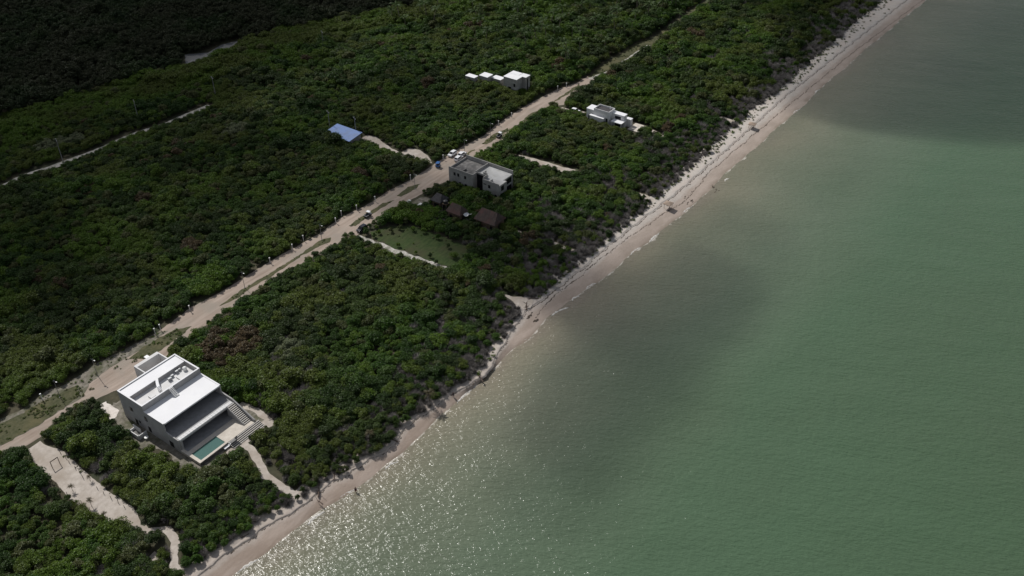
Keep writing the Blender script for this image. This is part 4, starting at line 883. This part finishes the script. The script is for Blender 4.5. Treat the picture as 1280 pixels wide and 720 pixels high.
var = np.array([rng.integers(CNT[s]) for s in sp]); idx = np.array([IDX[(NAMES[s], v)] for s, v in zip(sp, var)])
rotz = rng.uniform(0, 6.28, len(P))
px, py, zc = to_px(P); infr = (px > 2) & (px < 1278) & (py > 2) & (py < 716)
big = np.where(infr, size/zc, 0)
def area_name(x, y):
    tr = np.array(tp[0]); q = seg_dist(np.array([[x, y]]), np.array([(57.1,178.0),(55.3,144.5),(58.8,135.6),(58.3,126.8),(55.4,122.1),(43.6,124.5),(28.6,158.2),(45.9,190.3)]))[0]
    if y - float(y_veg(np.array([x]))[()] if np.ndim(y_veg(np.array([x])))==0 else y_veg(np.array([x]))[0]) < 8: return 'at the edge of the scrub above the beach'
    if y > 184: return 'in the forest across the road from the villa'
    if q < 0: return 'in the bottom left corner below the sand track'
    if x > 97: return 'in the thicket beyond the villa staircase'
    if y < 140.5 and x > 70: return 'between the villa pool and the beach'
    return 'between the sand track and the villa'
LOOK = {0: 'leafy green rounded shrub', 1: 'dark green dense shrub', 2: 'bright green leafy shrub', 3: 'olive green shrub', 4: 'brownish green shrub', 5: 'grey bare twiggy shrub', 6: 'pale blossoming shrub'}
order = np.argsort(-big)
green = [i for i in order if sp[i] not in (5, 7) and big[i] > 0][:295]; grey = [i for i in order if sp[i] == 5 and big[i] > 0][:150]
solo = np.zeros(len(P), bool)
for L_, nm, cat in ((green, 'shrub', 'shrub'), (grey, 'bare_shrub', 'bare shrub')):
    for i in L_:
        solo[i] = True
        o = bpy.data.objects.new(nm, SRC[KEYS[idx[i]]].data); col.objects.link(o)
        o.location = (P[i, 0], P[i, 1], 0); o.rotation_euler.z = rotz[i]; o.scale = (size[i], size[i], max(size[i], size[i]**.6))
        ar = area_name(*P[i]); tag(o, LOOK[int(sp[i])]+' '+ar, cat, LOOK[int(sp[i])]+'s '+ar)
# a mass of plants: one object whose points carry instances of the library plants
def scatter_tree():
    ng = bpy.data.node_groups.new('plant_scatter', 'GeometryNodeTree')
    ng.interface.new_socket('Geometry', in_out='INPUT', socket_type='NodeSocketGeometry'); ng.interface.new_socket('Geometry', in_out='OUTPUT', socket_type='NodeSocketGeometry')
    gi = ng.nodes.new('NodeGroupInput'); go = ng.nodes.new('NodeGroupOutput'); ci = ng.nodes.new('GeometryNodeCollectionInfo')
    ci.inputs['Collection'].default_value = lib; ci.inputs['Separate Children'].default_value = True; ci.inputs['Reset Children'].default_value = True
    iop = ng.nodes.new('GeometryNodeInstanceOnPoints'); iop.inputs['Pick Instance'].default_value = True
    def attr(nm, t):
        a = ng.nodes.new('GeometryNodeInputNamedAttribute'); a.data_type = t; a.inputs['Name'].default_value = nm; return [s for s in a.outputs if s.enabled][0]
    ng.links.new(gi.outputs[0], iop.inputs['Points']); ng.links.new(ci.outputs[0], iop.inputs['Instance'])
    ng.links.new(attr('pick', 'INT'), iop.inputs['Instance Index']); ng.links.new(attr('size', 'FLOAT_VECTOR'), iop.inputs['Scale'])
    cx = ng.nodes.new('ShaderNodeCombineXYZ'); ng.links.new(attr('turn', 'FLOAT'), cx.inputs[2]); ng.links.new(cx.outputs[0], iop.inputs['Rotation'])
    ng.links.new(iop.outputs[0], go.inputs[0]); return ng
NG = scatter_tree()
def mass(name, XYZ, pick, siz, turn, label=None, cat=None):
    me = bpy.data.meshes.new(name); me.vertices.add(len(XYZ)); me.vertices.foreach_set('co', np.asarray(XYZ, np.float32).ravel())
    siz = np.asarray(siz, np.float32); siz = np.repeat(siz[:, None], 3, 1) if siz.ndim == 1 else siz
    for nm, t, d in (('pick', 'INT', np.asarray(pick, np.int32)), ('turn', 'FLOAT', np.asarray(turn, np.float32))):
        a = me.attributes.new(nm, t, 'POINT'); a.data.foreach_set('value', d)
    a = me.attributes.new('size', 'FLOAT_VECTOR', 'POINT'); a.data.foreach_set('vector', siz.ravel())
    o = bpy.data.objects.new(name, me); col.objects.link(o); md = o.modifiers.new('scatter', 'NODES'); md.node_group = NG
    o['kind'] = 'stuff'; tag(o, label, cat); return o
XYZ = np.c_[P, np.zeros(len(P))]
for nm, sel, lab in (('shrubland', (sp != 5) & (sp != 7), 'dense green coastal scrub covering the land beyond the near shrubs'), ('bare_scrub', sp == 5, 'grey leafless scrub mixed in along the beach'), ('mangrove_forest', sp == 7, 'dark mangrove forest in cloud shade at the upper left')):
    s_ = sel & ~solo; mass(nm, XYZ[s_], idx[s_], np.c_[size[s_], size[s_], np.maximum(size[s_], size[s_]**.6)], rotz[s_], lab, 'vegetation')
print('plants', len(P), 'solo', solo.sum())
# low plants on the dune front, the verge, the medians and the meadow
W_ = []
def weeds_in(poly, s, prob, sc):
    poly = np.array(poly); Q = jgrid(poly[:, 0].min(), poly[:, 0].max(), poly[:, 1].min(), poly[:, 1].max(), s)
    Q = Q[(seg_dist(Q, poly) < -.1) & (rng.uniform(size=len(Q)) < prob*(.6+1.6*fnoise(Q, .25, 5.)))]
    for q_ in Q: W_.append((q_[0], q_[1], .05, sc*rng.uniform(.3, .85)))
weeds_in([(47.2,192.8),(58.0,191.2),(63.1,190.1),(69.0,190.1),(73.6,189.1),(76.7,188.4),(75.0,184.6),(70.7,183.7),(66.9,183.4),(63.3,183.3),(54.1,184.5),(43.1,185.0)], .8, .5, 1.)
weeds_in([(48.2,194.5),(58.9,192.7),(63.9,191.4),(71.1,192.7),(78.9,191.4),(84.0,191.8),(94.4,190.5),(102.5,189.5),(103.8,187.8),(95.2,187.2),(88.6,187.5),(83.3,187.4),(78.9,186.3),(75.2,183.4),(70.9,183.6)], .9, .45, 1.1)
weeds_in([(108.8,184.4),(106.5,186.2),(102.1,187.3),(98.3,187.3),(94.9,187.5),(81.6,187.6),(76.3,183.8),(80.4,183.2),(86.3,184.3),(93.5,182.9),(96.7,182.8),(102.2,183.0)], .8, .45, 1.1)
weeds_in([(119.1,185.3),(127.4,186.2),(136.2,186.0),(150.6,186.0),(159.9,186.6),(162.9,184.8),(160.5,183.4),(157.5,184.2),(150.2,185.0),(138.4,184.3),(130.3,184.7),(125.5,184.1)], .8, .5, .9)
weeds_in([(171.7,177.1),(176.8,175.7),(181.9,169.8),(183.0,165.4),(183.0,160.6),(183.8,157.1),(182.7,152.4),(184.0,147.5),(178.9,144.8),(172.2,142.6),(171.5,145.6),(170.5,152.2),(170.6,160.1),(169.6,165.3),(170.0,170.2),(169.9,174.1)], 1.1, .12, 1.0)
for p in ([(170.7,185.1),(176.6,185.8),(182.2,185.7),(187.7,185.8),(191.5,184.0),(188.6,184.1),(179.7,184.1),(171.9,183.4)], [(240.1,184.9),(248.5,186.0),(256.3,184.7),(255.1,183.4),(246.9,183.0),(240.4,183.3)], [(282.4,183.4),(291.7,184.1),(306.3,184.5),(304.0,182.6),(295.0,182.7),(284.7,183.2)], [(314.8,185.4),(326.1,187.1),(341.3,187.3),(362.4,187.1),(369.0,184.6),(359.8,180.7),(345.2,180.3),(332.4,179.8),(322.9,179.7),(315.1,180.6)]): weeds_in(p, .9, .5, 1.)
weeds_in([(60.2,178.1),(61.6,169.6),(60.6,160.0),(60.7,146.4),(60.4,141.8),(60.0,144.6),(59.6,151.7),(59.7,160.1),(59.9,168.1)], .8, .35, .9)
for x in np.arange(120, 560, .55):
    a, b_ = float(np.interp(x, *SCARP)), float(np.interp(x, *VEG))
    if b_-a > 1.2:
        for q_ in range(2):
            t = rng.uniform()**.7
            if rng.uniform() < (.32 if x < 260 else .5)*t+(.02 if x < 260 else .08): W_.append((x, a+.4+(b_-a)*t, 0., rng.uniform(.35, 1.25)))
W_ = np.array(W_); mass('weeds', W_[:, :3], [IDX[('weed', int(v))] for v in rng.integers(0, 2, len(W_))], W_[:, 3], rng.uniform(0, 6, len(W_)), 'low weeds and grass tufts on verges, medians and dune front', 'weeds')

# palms: trunk and crown, each a thing of its own
def palm_parts(seed, h, lean=.1, frn=15, fl=2.6, mat='palm_leaf'):
    r = np.random.default_rng(seed)
    t = MB(); pts = [(lean*h*(i/5)**2, 0, h*i/5) for i in range(6)]; t.tube(pts, [.2, .15, .13, .12, .11, .12], 7)
    top = np.array(pts[-1]); V = []; 
    for k in range(frn):
        a = 2*math.pi*k/frn+r.uniform(-.2, .2); el = r.uniform(-.1, 1.0); ln = fl*r.uniform(.8, 1.15)
        d = np.array([math.cos(a), math.sin(a), 0]); prev = None
        for i in range(9):
            s_ = i/8*ln; z = s_*math.sin(el)-.28*s_*s_/fl*1.6; p = top+d*s_*math.cos(el*.7)+np.array([0, 0, z])
            if prev is not None:
                side = np.array([-d[1], d[0], 0]); wv = .42*fl/2.6*(math.sin(math.pi*min(1, (i+.3)/9))+.1)
                for sg in (-1, 1):
                    q0 = prev+(p-prev)*.1; q1 = prev+(p-prev)*.75; o_ = sg*side*wv+np.array([0, 0, -.16])+d*.22
                    V += [q0, q1, q1+o_*.95, q0+o_]
            prev = p
    V = np.array(V); return t, V
PALM = {}
for i in range(6):
    t, V = palm_parts(60+i, 5.2+.8*(i % 4), .05+.05*(i % 4)); to = t.build('trunk', 'trunk'); co = np_mesh('crown', V, np.arange(len(V)).reshape(-1, 4), 'palm_leaf' if i < 4 else 'dry_palm')
    PALM[i] = (to.data, co.data)
    for o in (to, co): bpy.data.objects.remove(o)
def palm(x, y, i, sc, rz, label, group=None, name='palm_tree'):
    e = empty(name, (x, y, 0), label, 'palm', group, rz); e.scale = (sc,)*3
    for nm, d in zip(('trunk', 'crown'), PALM[i]):
        o = bpy.data.objects.new(nm, d); col.objects.link(o); o.parent = e
    return e
pal = []
poly = np.array([(309.5,299.9),(350.3,289.0),(384.6,274.3),(424.4,240.7),(441.9,198.4),(424.6,176.8),(383.7,177.8),(370.8,185.5),(347.7,191.1),(322.5,192.2),(310.8,196.8),(320.9,215.9),(318.2,235.7),(311.7,258.1)])
Q = jgrid(poly[:, 0].min(), poly[:, 0].max(), poly[:, 1].min(), poly[:, 1].max(), 7.5); qp = to_px(Q)
Q = Q[(seg_dist(Q, poly) < 0) & (open_dist(Q) > 2) & (rng.uniform(size=len(Q)) < .42)]
for x, y in Q[:140]:
    lo = y < 225
    palm(x, y, rnd.randrange(4), rnd.uniform(1.0, 1.45), rnd.uniform(0, 6.28), 'feathery green palm standing above the scrub %s' % ('at the far end of the road' if lo else 'in the forest beyond the far house'), 'palms %s' % ('at the far end of the road' if lo else 'beyond the far house'))
for (x, y), lab, i, s_ in zip([(55.8,158.4),(55.6,151.1),(59.8,157.9),(55.6,145.9)], ('small ragged palm on the left edge of the sand track, nearest the gate frame', 'small ragged palm at the middle of the left edge of the sand track', 'small round palm on the villa side edge of the sand track', 'smallest palm at the seaward end of the sand track'), (4, 5, 4, 5), (.32, .34, .28, .26)):
    palm(x, y, i, s_, rnd.uniform(0, 6), lab, 'small palms on the sand track')
x, y = [(122.7,112.2)][0]
palm(x, y, 4, .72, R(-30), 'lone leaning palm at the beach scarp casting a fan shadow on the sand')
x, y = [(104.8,115.5)][0]
palm(x, y, 5, .5, R(-40), 'low palm at the beach scarp where the sand widens')

# driftwood along the scarp, wrack lines, stones, foam crests
def drift(loc, seed, sc, label):
    r = random.Random(seed); m_ = MB(); L_ = r.uniform(2.2, 3.4)*sc; a = r.uniform(-.5, .5)
    main = [(t*L_*math.cos(a), t*L_*math.sin(a), .15+.3*math.sin(t*2)*sc) for t in (0, .3, .6, 1)]; m_.tube(main, [.17*sc, .14*sc, .1*sc, .04*sc], 7)
    for k in range(8):
        t = r.uniform(.15, 1); p = Vector((t*L_*math.cos(a), t*L_*math.sin(a), .2)); d = Vector((r.uniform(-1, 1), r.uniform(-1, 1), r.uniform(.0, .9)))*r.uniform(.6, 1.3)*sc
        m_.tube([p, p+d*.5+Vector((0, 0, .08)), p+d], [.07*sc, .05*sc, .02], 5)
    o = m_.build('driftwood', 'driftwood'); o.location = loc; o.rotation_euler.z = r.uniform(0, 3.1); return tag(o, label, 'driftwood', 'dead wood along the beach scarp')
for k, ((x, y), lab, sc) in enumerate(zip([(86.0,113.3),(85.1,111.0),(91.5,113.9),(92.6,113.5),(109.6,112.1),(108.7,110.1),(126.6,111.9),(128.2,111.7),(136.9,106.6),(167.7,114.7),(174.0,114.9),(177.1,115.1),(153.6,112.2),(70.4,117.9)], (
        'tangle of dark dead branches where the villa path meets the beach', 'dark fallen trunk lying on the sand below the villa path end', 'dead branches at the start of the straight scarp line', 'second dead branch on the straight scarp line, seaward of its neighbour',
        'dead branches at the scrub corner above the widest sand', 'dark stump on the sand below the scrub corner', 'dead branches beside the lone leaning palm', 'dead branch farther along from the lone leaning palm', 'dark fallen trunk at the narrowest part of the beach',
        'reddish dead roots at the foot of the sandy wedge', 'brown dead roots just past the sandy wedge', 'dead branches on the scarp beyond the sandy wedge', 'dead branch on the scarp before the sandy wedge', 'dead branch on the scarp nearest the picture bottom'), (1.2, .8, .9, .7, 1.2, .9, 1.2, .8, 1.1, 1.3, 1.2, 1., .9, .8))):
    drift((x, y, -.25), 30+k, sc, lab)
wv, wf = [], []
def clump(x, y, z, s):
    n = 6; k = len(wv); wv.append((x, y, z+.07*s+.03))
    for i in range(n):
        a = i*2*math.pi/n+rnd.uniform(-.3, .3); q = s*rnd.uniform(.5, 1.1); wv.append((x+math.cos(a)*q*1.5, y+math.sin(a)*q*.7, z-.02))
    for i in range(n): wf.append((k, k+1+i, k+1+(i+1) % n))
def beach_z(x, y):
    a, b_ = float(y_scarp(np.array([x]))[0])-.45, float(y_water(np.array([x]))[0]); t = np.clip((a-y)/(a-b_), 0, 1); return float(-(.06+np.interp(x, [60, 150, 190, 600], [.24, .22, .14, .12]))*(1-t)-t)
for x in np.arange(168, 560, .38):
    y = float(np.interp(x, *WRACK))+wob(x, .18, .35, 1.)+rnd.gauss(0, .14)
    clump(x, float(y), beach_z(x, float(y)), rnd.uniform(.2, .4))
for x in np.arange(60, 560, .36):  # seaweed and roots on the scarp, also drawing its dark shade line
    y = float(y_scarp(np.array([x]))[0])-(.5 if x > 165 else .25)+rnd.gauss(0, .09)
    if x > 165 or rnd.random() < .8: clump(x, y, beach_z(x, y), rnd.uniform(.18, .42))
for x, y in [(248.9,105.2),(248.9,104.3),(262.5,103.6),(260.2,101.3),(250.2,107.9),(265.1,111.5),(185.4,115.1),(166.2,113.1),(165.4,110.7)]:
    for k in range(6): clump(x+rnd.gauss(0, .8), y+rnd.gauss(0, .4), beach_z(x, y), rnd.uniform(.25, .6))
fv, ff = [], []
M['foam'] = mat_rough('sea_foam', (.42, .40, .36), (.72, .70, .66), 2.2, .8, None)
for a, b_ in zip(*[iter([(101.0,107.5),(104.6,106.6),(179.6,107.3),(182.8,106.8),(186.9,107.0),(190.9,106.2),(170.4,108.2),(176.7,106.2),(332.9,102.5),(337.7,102.0),(356.7,102.7),(360.9,102.2),(267.8,101.3),(270.8,100.9),(152.9,108.8),(158.2,107.8),(79.6,110.4),(84.3,109.8),(88.8,109.9),(93.3,108.4),(127.4,107.6),(133.7,107.7),(134.2,107.6),(141.8,107.9),(209.4,105.3),(215.1,104.9),(219.1,104.0),(225.3,103.9),(62.5,112.9),(67.9,111.8),(240.4,103.5),(246.4,102.8)])]*2):
    a, b_ = Vector(a), Vector(b_); n_ = max(6, int((b_-a).length/.35)); d = (b_-a).normalized(); s_ = Vector((-d.y, d.x)); k = len(fv)
    for i in range(n_+1):
        t = i/n_; w_ = (.07+.30*math.sin(math.pi*t)**.7)*rnd.uniform(.4, 1.2); c = a.lerp(b_, t)+s_*(rnd.gauss(0, .09)+.5*math.sin(math.pi*t))
        for q_, z_ in ((-1, -.985), (0, -.90), (1, -.985)): fv.append((c.x+s_.x*w_*q_, c.y+s_.y*w_*q_, z_))
    for i in range(n_):
        for j in range(2): ff.append((k+i*3+j, k+i*3+j+1, k+i*3+j+4, k+i*3+j+3))
me = bpy.data.meshes.new('sea_foam'); me.from_pydata(fv, [], ff); me.materials.append(M['foam'])
o = bpy.data.objects.new('sea_foam', me); col.objects.link(o); tag(o, 'white foam of the smallest breaking waves along the beach', 'foam', None, 'stuff')
me = bpy.data.meshes.new('seaweed_wrack'); me.from_pydata(wv, [], wf); me.materials.append(M['weed_brown'])
o = bpy.data.objects.new('seaweed_wrack', me); col.objects.link(o); tag(o, 'dark seaweed in lines along the beach, partly standing in for scarp shade', 'seaweed', None, 'stuff')

# ------------------------------------------------------------------ light, clouds, sky, camera
SUN_AZ, SUN_EL = 75.5, 47.
sv = Vector((math.cos(R(SUN_EL))*math.cos(R(SUN_AZ)), math.cos(R(SUN_EL))*math.sin(R(SUN_AZ)), math.sin(R(SUN_EL))))
sl = bpy.data.lights.new('sun', 'SUN'); sl.energy = 3.6; sl.angle = R(.53); sl.color = (1, .97, .93)
so_ = bpy.data.objects.new('sun', sl); col.objects.link(so_); so_.rotation_euler = sv.to_track_quat('Z', 'Y').to_euler(); so_.location = sv*500
w = bpy.data.worlds.new('World'); scene.world = w; w.use_nodes = True; nt = w.node_tree; nt.nodes.clear()
sky = N(nt, 'ShaderNodeTexSky', sky_type='NISHITA', sun_disc=False); sky.sun_elevation = R(SUN_EL); sky.sun_rotation = R(90-SUN_AZ); sky.dust_density = 1.5
tc = N(nt, 'ShaderNodeTexCoord')                                  # broken cloud whitens the blue of the sky
cl = ramp(nt, [(.36, .25), (.62, .85)], noise_tex(nt, 2.2, 5, (1, 1, 2.2), .55, tc.outputs['Generated']))
skc = mix(nt, cl, sky.outputs[0], (3.6, 3.65, 3.7))
bg = N(nt, 'ShaderNodeBackground', Strength=.075); L(nt, skc, bg.inputs[0]); wo = N(nt, 'ShaderNodeOutputWorld'); L(nt, bg.outputs[0], wo.inputs[0])

CLOUD_H = 620.
def cloud(label, ground_pts, density, thick, seed, soft=1.0):
    """a flat-based cumulus made of overlapping puffs; ground_pts (x, y, radius) are where its shade falls"""
    m, nt = new_mat('cloud_vapour'); pv = N(nt, 'ShaderNodeVolumePrincipled', Density=density); pv.inputs['Color'].default_value = (1, 1, 1, 1)
    o_ = N(nt, 'ShaderNodeOutputMaterial'); L(nt, pv.outputs[0], o_.inputs['Volume'])
    bm = bmesh.new(); r = random.Random(seed); off = sv*(CLOUD_H/sv.z)
    for (x, y, rad) in ground_pts:
        g = bmesh.ops.create_icosphere(bm, subdivisions=3, radius=1.)
        for v in g['verts']:
            n_ = 1+.22*mnoise.noise(v.co*1.6+Vector((x, y, seed)))+.12*mnoise.noise(v.co*3.7+Vector((y, x, seed)))
            v.co = Vector((v.co.x*rad*n_, v.co.y*rad*n_, v.co.z*thick*.5*n_))+Vector((x+off.x, y+off.y, CLOUD_H))
    me = bpy.data.meshes.new('cloud'); bm.to_mesh(me); bm.free(); me.materials.append(m)
    me.polygons.foreach_set('use_smooth', [True]*len(me.polygons))
    o = bpy.data.objects.new('cloud', me); col.objects.link(o); rm = o.modifiers.new('union', 'REMESH'); rm.mode = 'VOXEL'; rm.voxel_size = 9.; rm.use_smooth_shade = True
    o['kind'] = 'structure'; return o
CLOUDS = True
if CLOUDS:
    pass

cloud('mid', [(*p, r) for p, r in zip([(194.4,184.4),(198.1,170.3),(194.0,150.8),(186.7,130.2),(183.3,113.8),(181.5,96.6),(185.4,84.9),(199.5,81.1),(218.8,81.6),(170.2,82.6),(154.5,82.9),(139.4,81.7),(125.2,79.2)], (15, 19, 20, 17, 15, 14, 15, 14, 10, 13, 11, 9, 7))], .0175, 46, 3)
cloud('mid veil', [(*p, r) for p, r in zip([(203.7,185.3),(198.3,157.2),(186.3,127.1),(183.7,103.2),(194.2,88.4),(216.7,84.5),(243.0,86.1),(168.7,81.8),(140.0,80.9),(117.6,77.3)], (26, 28, 27, 25, 24, 22, 18, 21, 18, 14))], .0075, 40, 31)  # second thin cloud, added out of view to feather the mid cloud's shade
cloud('far', [(*p, r) for p, r in zip([(355.4,95.4),(364.7,82.3),(375.9,66.6),(390.9,45.6),(416.2,23.6),(422.1,90.1),(472.2,53.8),(505.6,83.5),(447.8,124.7)], (26, 32, 36, 40, 45, 50, 60, 70, 45))], .018, 60, 8)
cloud('left', [(*p, r) for p, r in zip([(176.9,433.8),(213.2,416.9),(252.5,398.6),(287.1,369.6),(332.0,348.0),(148.9,347.0),(183.5,336.4),(227.3,331.6),(257.9,320.2),(124.8,295.8),(159.6,287.1),(188.9,279.2),(86.9,266.5),(103.5,243.2)], (60, 60, 60, 55, 45, 45, 45, 40, 34, 34, 30, 26, 30, 22))], .0165, 80, 14)
cloud('thin', [(*p, r) for p, r in zip([(77.1,239.9),(96.0,239.5),(116.9,239.2),(140.1,238.8),(162.2,234.1),(190.4,233.4),(227.2,237.3),(91.7,213.2),(114.8,216.7),(139.8,218.8),(166.4,219.2),(190.7,217.8),(264.2,236.7)], (26, 26, 26, 28, 29, 30, 28, 16, 17, 17, 17, 17, 18))], .019, 36, 21)
cam = bpy.data.cameras.new('camera'); co = bpy.data.objects.new('camera', cam); col.objects.link(co)
cam.sensor_width = 36; cam.lens = 36*FPX/1280; cam.clip_start = .5; cam.clip_end = 6000
co.location = (0, 0, 155); co.rotation_euler = (R(54), 0, CH-R(90)); scene.camera = co
scene.render.engine = 'CYCLES'; scene.render.resolution_x = 1024; scene.render.resolution_y = 576
scene.cycles.max_bounces = 6; scene.cycles.diffuse_bounces = 3; scene.cycles.transparent_max_bounces = 8; scene.cycles.volume_bounces = 0
scene.cycles.sample_clamp_indirect = 4.; scene.cycles.use_denoising = True
try: scene.cycles.denoiser = 'OPENIMAGEDENOISE'
except Exception: pass
vs = scene.view_settings; vs.view_transform = 'Standard'; vs.look = 'None'; vs.exposure = 0.; vs.gamma = 1.; vs.use_curve_mapping = False
